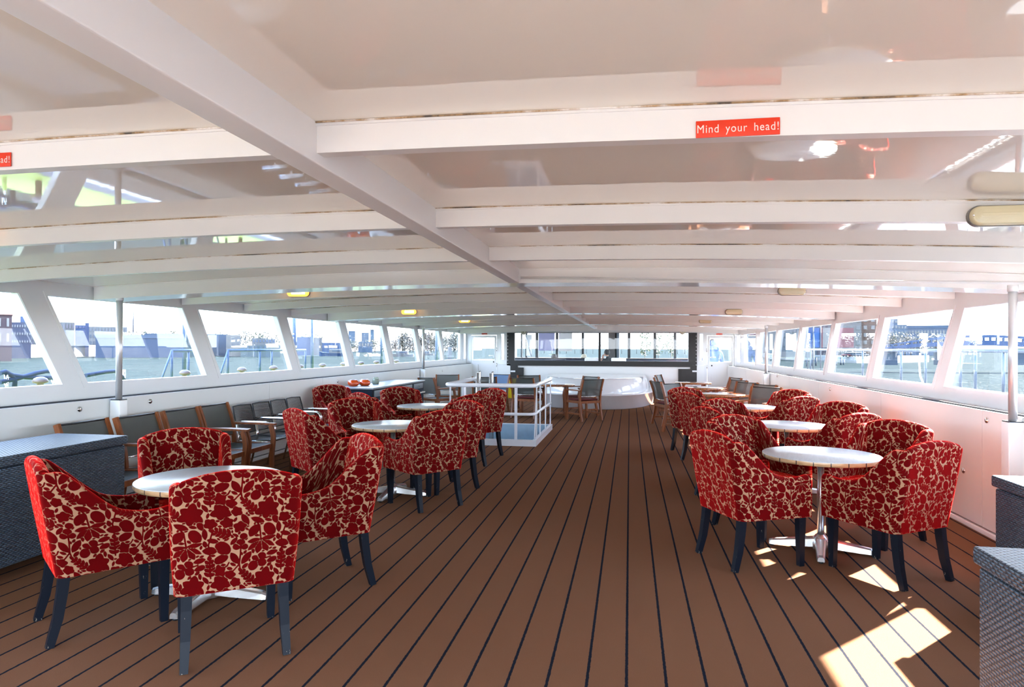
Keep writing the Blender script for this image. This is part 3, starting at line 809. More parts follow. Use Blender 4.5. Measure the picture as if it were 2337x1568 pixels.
def make_tub_chair():
    t = thing('tub_chair', 'x', 'armchair', (0, 0, 0), 0, 'red leaf-patterned tub armchairs')
    T = .062; hw, r = .278, .05; yf, yb = .308, -.264          # outer plan
    # plan path of the outer face, front left arm round the back to the front right arm
    path = []; nrm = []; st = .0028
    def seg(p, q):
        L = math.dist(p, q); k = max(2, int(L / st))
        for i in range(k): 
            s = i / k; path.append((p[0] + (q[0] - p[0]) * s, p[1] + (q[1] - p[1]) * s)); dx, dy = (q[0] - p[0]) / L, (q[1] - p[1]) / L; nrm.append((dy, -dx))
    seg((hw, yf), (hw, yb + r)); 
    path_r = []
    k = int(r * math.pi / 2 / st)
    for i in range(k): a = -math.pi / 2 * i / k; path.append((hw - r + r * math.cos(a), yb + r + r * math.sin(a))); nrm.append((math.cos(a), math.sin(a)))
    seg((hw - r, yb), (-hw + r, yb))
    for i in range(k): a = -math.pi / 2 - math.pi / 2 * i / k; path.append((-hw + r + r * math.cos(a), yb + r + r * math.sin(a))); nrm.append((math.cos(a), math.sin(a)))
    seg((-hw, yb + r), (-hw, yf)); path.append((-hw, yf)); nrm.append((-1, 0))
    path = np.array(path); nrm = np.array(nrm); nrm[:, :] = np.where(True, nrm, nrm)
    # normals must point outwards
    cdir = path - np.array([0, .02]); sgn = np.sign((nrm * cdir).sum(1)); nrm *= np.where(sgn == 0, 1, sgn)[:, None]
    s_ = np.concatenate([[0], np.cumsum(np.linalg.norm(np.diff(path, axis=0), axis=1))])
    n = len(path); zt = np.zeros(n)
    for i, (x, y) in enumerate(path):
        tt = (yf - y) / (yf - (yb + .05)); tt = min(max(tt, 0), 1)
        q = min(max((tt - .47) / .43, 0), 1); q2 = q * q * (3 - 2 * q); q2 = .45 * q2 + .55 * q ** 2.0
        z = .662 - .020 * math.sin(math.pi * min(tt / .5, 1)) * (1 - q2) + .243 * q2
        z += .052 * max(0, 1 - (abs(x) / (hw - .02)) ** 2.2) * (1 if y < yb + .05 else 0) * q2
        if tt < .05: z -= .010 * (1 - tt / .05) ** 2
        zt[i] = z
    ker = np.ones(15) / 15; zp = np.pad(zt, 7, mode='edge'); zt = np.convolve(zp, ker, 'valid')
    z0 = .355; ks = 165; rt = T / 2; kt = 22
    P = np.zeros((n, 2 * ks + kt, 3)); C = np.zeros((n, 2 * ks + kt, 2))
    side = np.linspace(0, 1, ks)
    for i in range(n):
        h = zt[i] - rt - z0
        off = np.concatenate([np.zeros(ks), -rt + rt * np.cos(np.linspace(0, math.pi, kt + 2)[1:-1]), np.full(ks, -T)])
        zz = np.concatenate([z0 + h * side, zt[i] - rt + rt * np.sin(np.linspace(0, math.pi, kt + 2)[1:-1]), (z0 + h * side)[::-1]])
        vv = np.concatenate([z0 + h * side, z0 + h + rt * np.linspace(0, math.pi, kt + 2)[1:-1], z0 + h + rt * math.pi + h * side])
        # slight fullness in the upholstery
        bulge = .006 * np.sin(np.clip((zz - z0) / max(h, .01), 0, 1) * math.pi); off = off + np.where(np.arange(len(off)) < ks, bulge, np.where(np.arange(len(off)) >= ks + kt, -bulge * 1.5, 0))
        x = path[i, 0] + nrm[i, 0] * off; y = path[i, 1] + nrm[i, 1] * off
        f = np.clip((zz - z0) / .58, 0, 1.1)
        wb = np.clip((.10 - y) / .32, 0, 1); wb = wb * wb * (3 - 2 * wb)
        y2 = y - .098 * f ** 1.15 * wb - .012 * f * 0
        x2 = x * (1 + .10 * f * wb)
        P[i] = np.stack([x2, y2, zz], 1); C[i, :, 0] = s_[i]; C[i, :, 1] = vv
    grid_mesh('upholstered_shell', P, C, t, M['velvet'])
    # seat cushion with its front apron
    nx, ny = 110, 70; hwid = hw - T + .004
    prof = []                                             # section front to back: down the apron front, over the top
    pts = [(yf - .004, .356), (yf - .002, .40), (yf, .44), (yf - .008, .462), (yf - .03, .474), (.12, .482), (-.05, .482), (-.19, .47), (-.205, .43), (-.205, .36)]
    dense = []
    for (a, b), (c_, d_) in zip(pts[:-1], pts[1:]):
        m_ = max(2, int(math.hypot(c_ - a, d_ - b) / .0045))
        for i in range(m_): dense.append((a + (c_ - a) * i / m_, b + (d_ - b) * i / m_))
    dense.append(pts[-1]); dense = np.array(dense); ln = np.concatenate([[0], np.cumsum(np.linalg.norm(np.diff(dense, axis=0), axis=1))])
    xs_ = np.linspace(-hwid, hwid, nx)
    Q = np.zeros((nx, len(dense), 3)); D = np.zeros((nx, len(dense), 2))
    for i, x in enumerate(xs_):
        ed = max(0, (abs(x) / hwid - .88) / .12); dz = -.014 * ed ** 2
        Q[i, :, 0] = x; Q[i, :, 1] = dense[:, 0]; Q[i, :, 2] = dense[:, 1] + np.where(dense[:, 1] > .45, dz + .008 * (1 - (x / hwid) ** 2), 0)
        D[i, :, 0] = x + 3; D[i, :, 1] = ln + .05
    grid_mesh('seat_cushion', Q, D, t, M['velvet'])
    # legs
    for sx in (-1, 1):
        MB().bar([(sx * .228, .250, .39), (sx * .229, .252, .2), (sx * .229, .254, 0)], [.052, .047, .038], [.052, .047, .038], (0, 1, 0)).build('leg', M['leg'], t)
        MB().bar([(sx * .222, -.222, .39), (sx * .224, -.232, .28), (sx * .228, -.252, .14), (sx * .234, -.288, 0)], [.05, .048, .044, .037], [.054, .05, .046, .038], (0, 1, 0)).build('leg', M['leg'], t)
    return t

def rz_of(hx, hy): return math.atan2(-hx, hy)
tub0 = make_tub_chair()
TUBS = [  # x, y, heading x, heading y, label
    (-2.06, 3.30, -.60, .80, 'red leaf-patterned tub armchair nearest the camera, back turned, left group'),
    (-2.93, 3.43, .632, .776, 'red leaf-patterned tub armchair before the big wicker chest, side-on, left front table'),
    (-2.99, 4.27, .66, -.75, 'red leaf-patterned tub armchair behind the left front table, facing the camera'),
    (-2.02, 4.23, -.738, -.675, 'red leaf-patterned tub armchair right of the left front table, facing left'),
    (-2.98, 6.42, .63, .77, 'tub armchair beside the chrome-armed chairs, left of the second left table'),
    (-2.98, 7.32, .66, -.75, 'tub armchair behind the second left table, facing the camera'),
    (-2.00, 6.52, -.782, .624, 'tub armchair with its back to the aisle, right of the second left table'),
    (-2.01, 7.28, -.63, -.777, 'tub armchair half hidden behind the aisle chair at the second left table'),
    (-3.28, 8.75, .63, .77, 'tub armchair mostly hidden, left of the third left table'),
    (-3.22, 9.60, .62, -.78, 'tub armchair in front of the dark drawer cabinet, behind third left table'),
    (-2.22, 8.72, -.782, .624, 'tub armchair with its back to the aisle at the third left table'),
    (-2.17, 9.58, -.63, -.777, 'farthest left tub armchair, before the white stair railing'),
    (-4.45, 10.0, .75, -.66, 'lone tub armchair against the left wall beside the drawer cabinet'),
    (.88, 5.27, .90, .43, 'red tub armchair left of the right front table, back to the aisle'),
    (1.765, 5.12, -.57, .82, 'red tub armchair right of the right front table, back to the camera'),
    (1.10, 6.15, .60, -.80, 'tub armchair behind the right front table, aisle side, facing the camera'),
    (1.98, 6.02, -.76, -.65, 'tub armchair behind the right front table, wall side, facing left'),
    (1.06, 7.36, .90, .43, 'tub armchair at the second right table, back to the aisle'),
    (1.95, 7.15, -.57, .82, 'tub armchair at the second right table, wall side, back to the camera'),
    (1.26, 8.22, .60, -.80, 'tub armchair behind the second right table, aisle side'),
    (2.16, 8.10, -.76, -.65, 'tub armchair behind the second right table, wall side, facing left'),
    (1.08, 9.65, .90, .43, 'tub armchair at the third right table, back to the aisle'),
    (1.98, 9.42, -.57, .82, 'sunlit tub armchair at the third right table, wall side'),
    (1.00, 10.56, .60, -.80, 'farthest tub armchair on the aisle side of the third right table'),
    (2.14, 10.42, -.76, -.65, 'farthest tub armchair on the wall side of the third right table'),
]
for i, (x, y, hx, hy, lab) in enumerate(TUBS): put(tub0, i == 0, (x, y, 0), rz_of(hx, hy), lab)

# ------------------------------------------------------------------ pedestal tables
def make_table():
    t = thing('pedestal_table', 'x', 'table', (0, 0, 0), 0, 'round tables on four-footed aluminium pedestals')
    Rt = .425
    MB().lathe([(0, .742), (Rt - .004, .742), (Rt, .739), (Rt, .736)], 72).build('tabletop', M['top'], t)
    MB().lathe([(Rt, .736), (Rt + .001, .73), (Rt + .001, .716), (Rt - .006, .706), (0, .706)], 72).build('edge_band', M['edge'], t)
    MB().tube([(0, 0, .10), (0, 0, .71)], .026, 24).build('column', M['alu'], t)
    MB().lathe([(.0, .706), (.16, .706), (.16, .698), (.05, .68), (0, .68)], 32).build('top_plate', M['black'], t)
    b = MB()
    hub = MB().lathe([(.03, .125), (.036, .12), (.055, .10), (.07, .06), (.07, .03), (.06, .012)], 32)
    b.v += hub.v; b.f += hub.f; b.sm += hub.sm
    for k in range(4):
        a = math.pi / 2 * k; ca, sa = math.cos(a), math.sin(a)
        secs = []
        for r_, w, zt_, zb_ in ((.0, .085, .105, .045), (.06, .082, .098, .03), (.14, .072, .084, .022), (.25, .064, .068, .016), (.345, .058, .055, .012), (.372, .050, .046, .014)):
            e = .010
            sec = [(-w / 2, zb_), (-w / 2 + .004, zt_ - e), (-w / 2 + e + .004, zt_), (w / 2 - e - .004, zt_), (w / 2 - .004, zt_ - e), (w / 2, zb_)]
            secs.append([(r_ * ca - q * sa, r_ * sa + q * ca, z) for q, z in sec])
        vs = [p for s in secs for p in s]; m_ = 6
        fs = [(i * m_ + j, i * m_ + (j + 1) % m_, (i + 1) * m_ + (j + 1) % m_, (i + 1) * m_ + j) for i in range(5) for j in range(m_)] + [tuple(5 * m_ + j for j in range(m_))]
        b.add(vs, fs)
    b.build('pedestal_base', M['alu'], t)
    for k in range(4):
        a = math.pi / 2 * k
        MB().lathe([(0, 0), (.016, 0), (.018, .014), (0, .014)], 12, (.35 * math.cos(a), .35 * math.sin(a), 0)).build('foot', M['black'], t)
    return t
tab0 = make_table()
for i, (x, y, a, lab) in enumerate([(1.455, 5.60, -14, 'round pale table nearest on the right, full pedestal showing'), (1.66, 7.70, 8, 'round pale table, second on the right'), (1.62, 10.0, 20, 'round pale table, third on the right, mostly hidden'),
        (-2.55, 3.85, 3, 'round pale table nearest on the left'), (-2.45, 6.87, -1, 'round pale table, second on the left, pedestal showing'), (-2.77, 9.18, 10, 'round pale table, third on the left')]):
    put(tab0, i == 0, (x, y, 0), math.radians(a), lab)

# ------------------------------------------------------------------ wicker chests
def uv_box(mb_name, dims, m, parent, r=.012):
    """rounded box whose UVs run in metres around each side"""
    x0, x1, y0, y1, z0, z1 = dims
    o = MB().rbox(x0, x1, y0, y1, z0, z1, r).build(mb_name, m, parent, weld=True)
    me = o.data; uvl = me.uv_layers.new(name='UVMap')
    for p in me.polygons:
        nn = p.normal; ax = max(range(3), key=lambda i: abs(nn[i]))
        for li in p.loop_indices:
            c_ = me.vertices[me.loops[li].vertex_index].co
            uvl.data[li].uv = (c_.y, c_.z) if ax == 0 else ((c_.x, c_.z) if ax == 1 else (c_.x, c_.y))
    return o
def chest(x0, x1, y0, y1, h, label, strap=None, rz=0, zb_=.03):
    t = thing('wicker_chest', label, 'storage chest', ((x0 + x1) / 2, (y0 + y1) / 2, 0), rz, 'grey wicker storage chests')
    a, b = (x1 - x0) / 2, (y1 - y0) / 2
    uv_box('body', (-a + .015, a - .015, -b + .015, b - .015, zb_, h - .075), M['wicker'], t, .015)
    uv_box('lid', (-a, a, -b, b, h - .068, h), M['wicker'], t, .012)
    uv_box('inner_rim', (-a + .03, a - .03, -b + .03, b - .03, h - .09, h - .05), M['black'], t, .005)
    for sx in (-1, 1):
        for sy in (-1, 1): MB().box(sx * (a - .06) - .02, sx * (a - .06) + .02, sy * (b - .06) - .02, sy * (b - .06) + .02, 0, zb_ + .005).build('foot', M['black'], t)
    if strap is not None:
        s = MB().bar([(a + .004, strap - y0 - b, h - .055), (a + .010, strap - y0 - b + .005, h - .10), (a + .012, strap - y0 - b + .02, h - .15), (a + .004, strap - y0 - b + .015, h - .20)], .03, .006, (1, 0, 0))
        s.build('pull_strap', simple('navy_strap', (.006, .008, .02), .7), t)
    return t
chest(-4.66, -4.0, 2.95, 4.93, .83, 'big grey wicker chest at the left photo edge', 4.03, 0, .10)
chest(2.18, 2.88, 3.72, 4.62, .785, 'smaller grey wicker chest against the right wall panels')
chest(1.33, 2.20, 1.75, 2.96, .78, 'grey wicker chest nearest the camera at the bottom right')

# ------------------------------------------------------------------ teak armchairs with sling seats
def make_teak_chair(sling, name='teak_armchair'):
    t = thing(name, 'x', 'armchair', (0, 0, 0), 0, 'x')
    w = .27
    def smooth(pts, n=5):
        out = []
        P = [Vector(p) for p in pts]
        for i in range(len(P) - 1):
            p0, p1, p2, p3 = P[max(i - 1, 0)], P[i], P[i + 1], P[min(i + 2, len(P) - 1)]
            for k in range(n):
                s = k / n; out.append(.5 * ((2 * p1) + (-p0 + p2) * s + (2 * p0 - 5 * p1 + 4 * p2 - p3) * s * s + (-p0 + 3 * p1 - 3 * p2 + p3) * s ** 3))
        out.append(P[-1]); return out
    for sx in (-1, 1):
        MB().bar(smooth([(sx * w, -.30, 0), (sx * w, -.25, .22), (sx * w, -.225, .42), (sx * w, -.255, .65), (sx * w, -.335, .89)]), .032, .046, (0, 1, 0)).build('rear_post', M['teak'], t)
        MB().bar(smooth([(sx * w, .245, 0), (sx * w, .25, .30), (sx * w, .265, .50), (sx * w, .23, .635)]), .034, .05, (0, 1, 0)).build('leg', M['teak'], t)
        MB().bar(smooth([(sx * (w + .008), -.265, .648), (sx * (w + .012), .0, .652), (sx * (w + .012), .285, .646)]), .055, .022).build('armrest', M['teak'], t)
        MB().box(sx * w - .013, sx * w + .013, -.235, .245, .375, .43).build('side_rail', M['teak'], t)
        MB().box(sx * w - .011, sx * w + .011, -.255, .245, .13, .165).build('stretcher', M['teak'], t)
    MB().box(-w, w, .235, .26, .375, .425).build('front_rail', M['teak'], t)
    MB().box(-w, w, -.24, -.215, .37, .425).build('rear_rail', M['teak'], t)
    b = MB(); n = 12; vs = []; prof = smooth([(-.215, .44), (-.248, .62), (-.325, .875)], 6)if False else None
    def sheet(zs, name, nx=10):
        m_ = MB(); vs = []
        for (y, z, dp) in zs:
            for k in range(nx + 1):
                q = -1 + 2 * k / nx; vs.append((q * (w - .017), y - dp * (1 - q * q), z - (dp * .5 * (1 - q * q) if name == 'seat_sling' else 0)))
        N = len(vs)
        fs = [(i * (nx + 1) + k, i * (nx + 1) + k + 1, (i + 1) * (nx + 1) + k + 1, (i + 1) * (nx + 1) + k) for i in range(len(zs) - 1) for k in range(nx)]
        m_.add(vs, fs, True); return m_.build(name, sling, t)
    sheet([(-.235, .52, .01), (-.245, .60, .022), (-.268, .70, .026), (-.30, .80, .022), (-.330, .875, .012)], 'back_sling')
    sheet([(.245, .428, 0), (.15, .425, .012), (0, .42, .016), (-.12, .418, .012), (-.22, .424, 0)], 'seat_sling')
    MB().tube([(-w, -.333, .882), (0, -.348, .878), (w, -.333, .882)], .009, 8).build('top_bar', M['black'], t)
    MB().tube([(-w, -.238, .52), (0, -.252, .517), (w, -.238, .52)], .009, 8).build('lower_bar', M['chrome'], t)
    return t
def recolour(o, sling):
    for ch in o.children:
        if 'sling' in ch.name:
            ch.data = ch.data.copy(); ch.data.materials.clear(); ch.data.materials.append(sling)
teak0 = make_teak_chair(M['sling'])
TE = [  # x, y, heading, label, group, sling, cushion
    (-4.40, 5.27, 1, 0, 'teak armchair with grey sling behind the big wicker chest', 'L', None, 0),
    (-4.34, 5.86, 1, 0, 'teak armchair with grey sling, second in the row along the left wall', 'L', None, 0),
    (-4.34, 6.50, 1, 0, 'teak armchair with grey sling, third in the row along the left wall', 'L', None, 0),
    (-4.36, 7.12, 1, .02, 'teak armchair with grey sling next to the perforated black chairs', 'L', None, 0),
    (-.98, 14.82, -.66, .75, 'teak armchair with grey sling, back to the aisle, near the stair railing', 'F', None, 1),
    (-1.12, 15.78, -.72, -.69, 'teak armchair behind the far left teak table, facing the camera', 'F', None, 1),
    (-2.24, 15.12, .25, .97, 'teak armchair seen through the white stair railing, back to the camera', 'F', None, 1),
    (-2.28, 15.98, .35, -.93, 'teak armchair behind the stair railing, facing the camera', 'F', None, 1),
    (-4.22, 14.75, .55, .80, 'grey sling teak armchair at the left wall beyond the cabinet, back to the camera', 'F', None, 0),
    (-4.27, 15.75, .25, -.95, 'grey sling teak armchair at the left wall, facing the camera', 'F', None, 0),
    (-3.27, 15.45, -.1, .99, 'low-showing teak armchair behind the stair rail end posts', 'F', None, 0),
    (-3.3, 16.4, -.45, -.89, 'teak armchair with a blue sling near the yellow floor sign', 'F', 'slingblue', 0),
    (.91, 16.07, .99, -.13, 'teak armchair nearest the white bench, right of the aisle', 'R', None, 1),
    (.83, 14.18, .93, .35, 'teak armchair with its back to the aisle, in front of the bench end', 'R', None, 1),
    (1.02, 12.98, .75, -.66, 'teak armchair just behind the aisle-side tub chairs, facing the table', 'R', None, 1),
    (1.02, 17.3, .95, -.3, 'farthest teak armchair on the aisle side of the far right tables', 'R', None, 1),
    (1.98, 14.85, -.88, -.48, 'teak armchair with thin grey sling at the middle far right table, wall side', 'R', 'slingpale', 1),
    (2.07, 16.1, -.95, -.31, 'farthest teak armchair by the right wall panels', 'R', 'slingpale', 1),
    (2.02, 13.85, -.81, -.59, 'teak armchair by the right wall, third from the front wall', 'R', 'slingpale', 1),
    (2.2, 13.02, -.8, -.6, 'thin-slung teak armchair just behind the third right table', 'R', 'slingpale', 1),
    (2.12, 12.1, -.63, -.77, 'teak armchair nearest the sunlit tub chair by the right wall', 'R', 'slingpale', 1),
]
GR = {'L': 'teak armchairs in a row along the left wall', 'F': 'teak armchairs at the far left', 'R': 'teak armchairs at the far right tables'}
for i, (x, y, hx, hy, lab, g, sl, cu) in enumerate(TE):
    o = put(teak0, i == 0, (x, y, 0), rz_of(hx, hy), lab, GR[g])
    if sl: recolour(o, M[sl])
    if cu:
        k = MB().rbox(-.24, .24, -.20, .23, .432, .462, .014).build('seat_pad', M['cushion']); k.location = (x, y, 0); k.rotation_euler = (0, 0, rz_of(hx, hy))
        tag(k, 'dark red pad on the ' + ' '.join(lab.replace('with grey sling, ', '').replace('with thin grey sling ', '').split()[:11]).rstrip(','), 'cushion', 'dark red seat pads')

def make_teak_table():
    t = thing('teak_table', 'x', 'table', (0, 0, 0), 0, 'round teak tables')
    top = M['teak']
    MB().lathe([(0, .742), (.415, .742), (.425, .735), (.425, .712), (.415, .705), (0, .705)], 48).build('tabletop', M['teaktop'], t)
    for sx in (-1, 1):
        for sy in (-1, 1): MB().bar([(sx * .24, sy * .20, 0), (sx * .24, sy * .20, .705)], .055, .055, (0, 1, 0)).build('leg', M['teak'], t)
        MB().box(sx * .24 - .012, sx * .24 + .012, -.2, .2, .62, .70).build('apron', M['teak'], t)
        MB().box(sx * .24 - .014, sx * .24 + .014, -.2, .2, .08, .13).build('stretcher', M['teak'], t)
    MB().box(-.24, .24, -.014, .014, .09, .125).build('cross_bar', M['teak'], t)
    return t
def m_teaktop():
    m, nt, b = mat('varnished_teak_top'); setp(b, rough=.12, coat=.8, coatr=.05)
    oc = objco(nt); s = nd(nt, 'SeparateXYZ'); nt.links.new(oc, s.inputs[0])
    ln = mth(nt, 'LESS_THAN', mth(nt, 'FRACT', mth(nt, 'DIVIDE', mth(nt, 'ADD', s.outputs[0], 5), .07)), .07)
    f = noise(nt, 9, 4, scaled(nt, oc, (8, 1, 8)))
    nt.links.new(mixc(nt, ln, ramp(nt, f, [(.3, (.17, .048, .012)), (.7, (.36, .12, .032))]), (.02, .012, .01)), b.inputs['Base Color'])
    return m
M['teaktop'] = m_teaktop()
tt0 = make_teak_table()
for i, (x, y, a, lab) in enumerate([(1.60, 12.62, 5, 'round teak table nearest on the far right'), (1.50, 14.65, 0, 'round teak table, middle of the far right three'), (1.50, 16.85, 0, 'round teak table, farthest of the right three'),
        (-1.62, 15.15, 10, 'round teak table before the white bench, left of the aisle'), (-3.8, 16.2, 30, 'round teak table by the left wall behind the stair railing')]):
    put(tt0, i == 0, (x, y, 0), math.radians(a), lab)

# ------------------------------------------------------------------ perforated chairs with chrome arms
def make_metal_chair():
    t = thing('perforated_chair', 'x', 'chair', (0, 0, 0), 0, 'black perforated chairs along the left wall')
    def sheet(rows, name):
        m_ = MB(); nx = 8; vs = []; uv = []; L = 0; prev = None
        for (y, z, hw_, cv) in rows:
            if prev: L += math.hypot(y - prev[0], z - prev[1])
            prev = (y, z)
            for k in range(nx + 1):
                q = -1 + 2 * k / nx; vs.append((q * hw_, y - cv * (1 - q * q), z)); uv.append((q * hw_ + 1, L))
        m_.add(vs, [(i * (nx + 1) + k, i * (nx + 1) + k + 1, (i + 1) * (nx + 1) + k + 1, (i + 1) * (nx + 1) + k) for i in range(len(rows) - 1) for k in range(nx)], True)
        o = m_.build(name, M['perf'], t); me = o.data; ul = me.uv_layers.new(name='UVMap')
        for lp in me.loops: ul.data[lp.index].uv = uv[lp.vertex_index]
        # thicken the shell
        return o
    sheet([(-.205, .50, .200, .02), (-.215, .60, .205, .03), (-.245, .72, .205, .03), (-.275, .83, .195, .02)], 'back_panel')
    fr = MB(); fr.tube([(-.2, -.205, .50), (-.205, -.215, .60), (-.205, -.245, .72), (-.195, -.275, .832), (0, -.296, .838), (.195, -.275, .832), (.205, -.245, .72), (.205, -.215, .60), (.2, -.205, .50), (0, -.228, .495)], .009, 8, closed=True)
    fr.build('back_rim', M['black'], t)
    sheet([(-.20, .445, .20, 0), (-.05, .435, .21, 0), (.10, .438, .215, 0), (.20, .445, .21, 0), (.225, .43, .20, 0)], 'seat_panel')
    MB().tube([(-.20, -.20, .443), (-.21, 0, .436), (-.21, .2, .443), (-.19, .226, .432), (.19, .226, .432), (.21, .2, .443), (.21, 0, .436), (.20, -.20, .443)], .010, 8, closed=True).build('seat_rim', M['black'], t)
    for sx in (-1, 1):
        p = [(sx * .235, .265, .0), (sx * .235, .25, .46)] + [(sx * .235, .245 - .07 + .07 * math.cos(a), .59 + .07 * math.sin(a)) for a in np.linspace(.1, math.pi / 2, 6)] + [(sx * .235, -.10, .662), (sx * .225, -.225, .655)]
        MB().tube(p, .0115, 10).build('arm_tube', M['chrome'], t)
        MB().tube([(sx * .215, -.30, 0), (sx * .205, -.19, .44), (sx * .205, -.215, .62)], .0115, 10).build('leg', M['chrome'], t)
        MB().tube([(sx * .205, -.19, .432), (sx * .235, .24, .428)], .010, 8).build('seat_rail', M['chrome'], t)
    return t
mc0 = make_metal_chair()
for i, (y, lab) in enumerate([(7.68, 'black perforated chair next to the last teak armchair of the row'), (8.11, 'black perforated chair, second in its row, chrome arm showing'), (8.54, 'black perforated chair, third in its row'), (8.97, 'black perforated chair, farthest in its row')]):
    put(mc0, i == 0, (-4.40, y, 0), rz_of(1, 0), lab)

# ------------------------------------------------------------------ drawer cabinet and what stands on it
CX0, CX1, CY0, CY1, CH = -4.93, -4.22, 10.85, 13.75, .87
cb = thing('drawer_cabinet', 'long dark blue cabinet with grey drawers and white handles at the left wall', 'cabinet', ((CX0 + CX1) / 2, (CY0 + CY1) / 2, 0))
ox, oy = (CX0 + CX1) / 2, (CY0 + CY1) / 2; hx_, hy_ = (CX1 - CX0) / 2, (CY1 - CY0) / 2
MB().rbox(-hx_, hx_ - .02, -hy_, hy_, .06, CH - .03, .008).build('body', M['cabinet'], cb)
MB().rbox(-hx_ + .04, hx_ - .06, -hy_ + .04, hy_ - .04, 0, .07, .005).build('plinth', M['black'], cb)
MB().rbox(-hx_ - .005, hx_ + .01, -hy_ - .015, hy_ + .015, CH - .03, CH, .006).build('worktop', M['cabtop'], cb)
for k in range(4):
    y0 = -hy_ + .03 + k * (2 * hy_ - .06) / 4; y1 = y0 + (2 * hy_ - .06) / 4 - .03
    d = MB().rbox(hx_ - .02, hx_, y0 + .04, y1 - .04, CH - .16, CH - .05, .006).build('drawer', M['drawer'], cb)
    kb = MB().ball((hx_ + .008, (y0 + y1) / 2, CH - .10), .012); kb.build('drawer_lock', M['chrome'], d)
    MB().rbox(hx_ - .02, hx_ - .002, y0 + .01, y1 - .01, .09, CH - .20, .006).build('door', M['cabinet'], cb)
    h = MB().tube([(hx_ - .005, y0 + .10, CH - .235), (hx_ + .05, y0 + .10, CH - .235), (hx_ + .05, y1 - .10, CH - .235), (hx_ - .005, y1 - .10, CH - .235)], .016, 10); h.build('bar_handle', M['wall'], cb)
M['orange'] = simple('orange_glass', (.85, .09, .008), .08, coat=.8, trans=.25)
M['greenglass'] = simple('pale_green_glass', (.55, .62, .5), .08, trans=.6)
def lantern(p, s, label):
    t = thing('glass_lantern', label, 'lantern', p, .4, 'orange glass lanterns on the cabinet')
    MB().lathe([(0, 0), (.10, 0), (.145, .03), (.165, .08), (.15, .13), (.105, .165), (.095, .18), (.085, .165), (.13, .12), (.14, .08), (.12, .03), (0, .015)], 32).build('bowl', M['orange'], t)
    MB().tube([(.10 * math.cos(a), .10 * math.sin(a), .178) for a in np.linspace(0, 2 * math.pi, 28)[:-1]], .006, 8, closed=True).build('rim_wire', M['chrome'], t)
    MB().tube([(-.10, 0, .178), (-.14, .02, .15), (-.19, .04, .09), (-.17, .05, .06)], .005, 8).build('handle', M['chrome'], t)
    t.scale = (s, s, s); return t
lantern((-4.74, 11.25, CH), .62, 'left orange glass lantern on the dark cabinet')
lantern((-4.60, 11.42, CH), .62, 'right orange glass lantern on the dark cabinet')
j = thing('glass_jar', 'pale green glass jar beside the orange lanterns', 'jar', (-4.62, 12.0, CH)); j.scale = (.7, .7, .7)
MB().lathe([(0, 0), (.075, 0), (.09, .02), (.09, .13), (.07, .155), (.066, .155), (.08, .13), (.082, .02), (0, .012)], 24).build('jar_body', M['greenglass'], j)
MB().lathe([(.068, .15), (.078, .155), (.078, .18), (.066, .18)], 24).build('jar_neck', M['greenglass'], j)

# ------------------------------------------------------------------ stairwell with kerb and railing
cw = .055
k = MB(); KZ = .10
k.ring([(WX0 - cw, WY0 - cw), (WX1 + cw, WY0 - cw), (WX1 + cw, WY1 + cw), (WX0 - cw, WY1 + cw)], [(WX0, WY0), (WX1, WY0), (WX1, WY1), (WX0, WY1)], 0, KZ, 'z')
ko = k.build('trim_2', M['rail']); ko['kind'] = 'structure'
pit = MB(); pz = -.34
pit.box(WX0, WX0 + .012, WY0, WY1, pz, .09).box(WX1 - .012, WX1, WY0, WY1, pz, .09).box(WX0, WX1, WY0, WY0 + .012, pz, .09).box(WX0, WX1, WY1 - .012, WY1, pz, .09).box(WX0, WX1, WY0, WY1, pz - .04, pz)
po = struct(pit, 'wall_stairwell', M['wellblue'])
rl = thing('stair_railing', 'white tubular railing around the stair opening', 'railing', ((WX0 + WX1) / 2, (WY0 + WY1) / 2, 0))
ox, oy = (WX0 + WX1) / 2, (WY0 + WY1) / 2
def RL(pts): return [(x - ox, y - oy, z) for x, y, z in pts]
def rounded(z, r=.14, n=6):
    ya = WY0 - .02
    a = [(WX0 - .02, WY1, z)] + [(WX0 - .02 + r - r * math.cos(t), ya + r - r * math.sin(t), z) for t in np.linspace(0, math.pi / 2, n)]
    b = [(WX1 + .02 - r + r * math.sin(t), ya + r - r * math.cos(t), z) for t in np.linspace(0, math.pi / 2, n)] + [(WX1 + .02, WY1, z)]
    return a + b
MB().tube(RL(rounded(.95)), .034, 14).build('top_rail', M['rail'], rl)
MB().tube(RL(rounded(.50)), .024, 12).build('middle_rail', M['rail'], rl)
for x, y in ((WX0 - .02, WY1), (WX1 + .02, WY1), (WX1 + .02, WY1 - .75), (WX1 + .02, WY1 - 1.5), (WX0 - .02, WY1 - 1.1), (WX1 - .27, WY0 - .02), (WX0 + .30, WY0 - .02), (WX1 + .02, WY0 + .28), (WX0 - .02, WY0 + .28)):
    MB().bar(RL([(x, y, KZ - .01), (x, y, .95)]), .045, .018, (1, 0, 0) if abs(y - WY0 + .02) > .01 else (0, 1, 0)).build('post', M['rail'], rl)
MB().bar(RL([(WX1 + .02, WY0 + .05, KZ), (WX1 + .02, WY0 + .32, .94)]), .045, .018, (1, 0, 0)).build('brace', M['rail'], rl)
for k_, (x, y) in enumerate(((-2.82, 12.55), (-2.52, 12.3))):
    o = thing('stair_handrail', ('left' if k_ == 0 else 'right') + ' grey upright handrail at the head of the stair', 'handrail', (x, y, -.34), 0, 'upright handrails at the stair head')
    MB().tube([(0, 0, 0), (0, 0, 1.42)], .022, 10).build('upright', M['alu'], o); MB().tube([(0, 0, 1.40), (.0, .22, 1.44), (0, .24, .0)], .018, 10).build('grip', M['alu'], o)

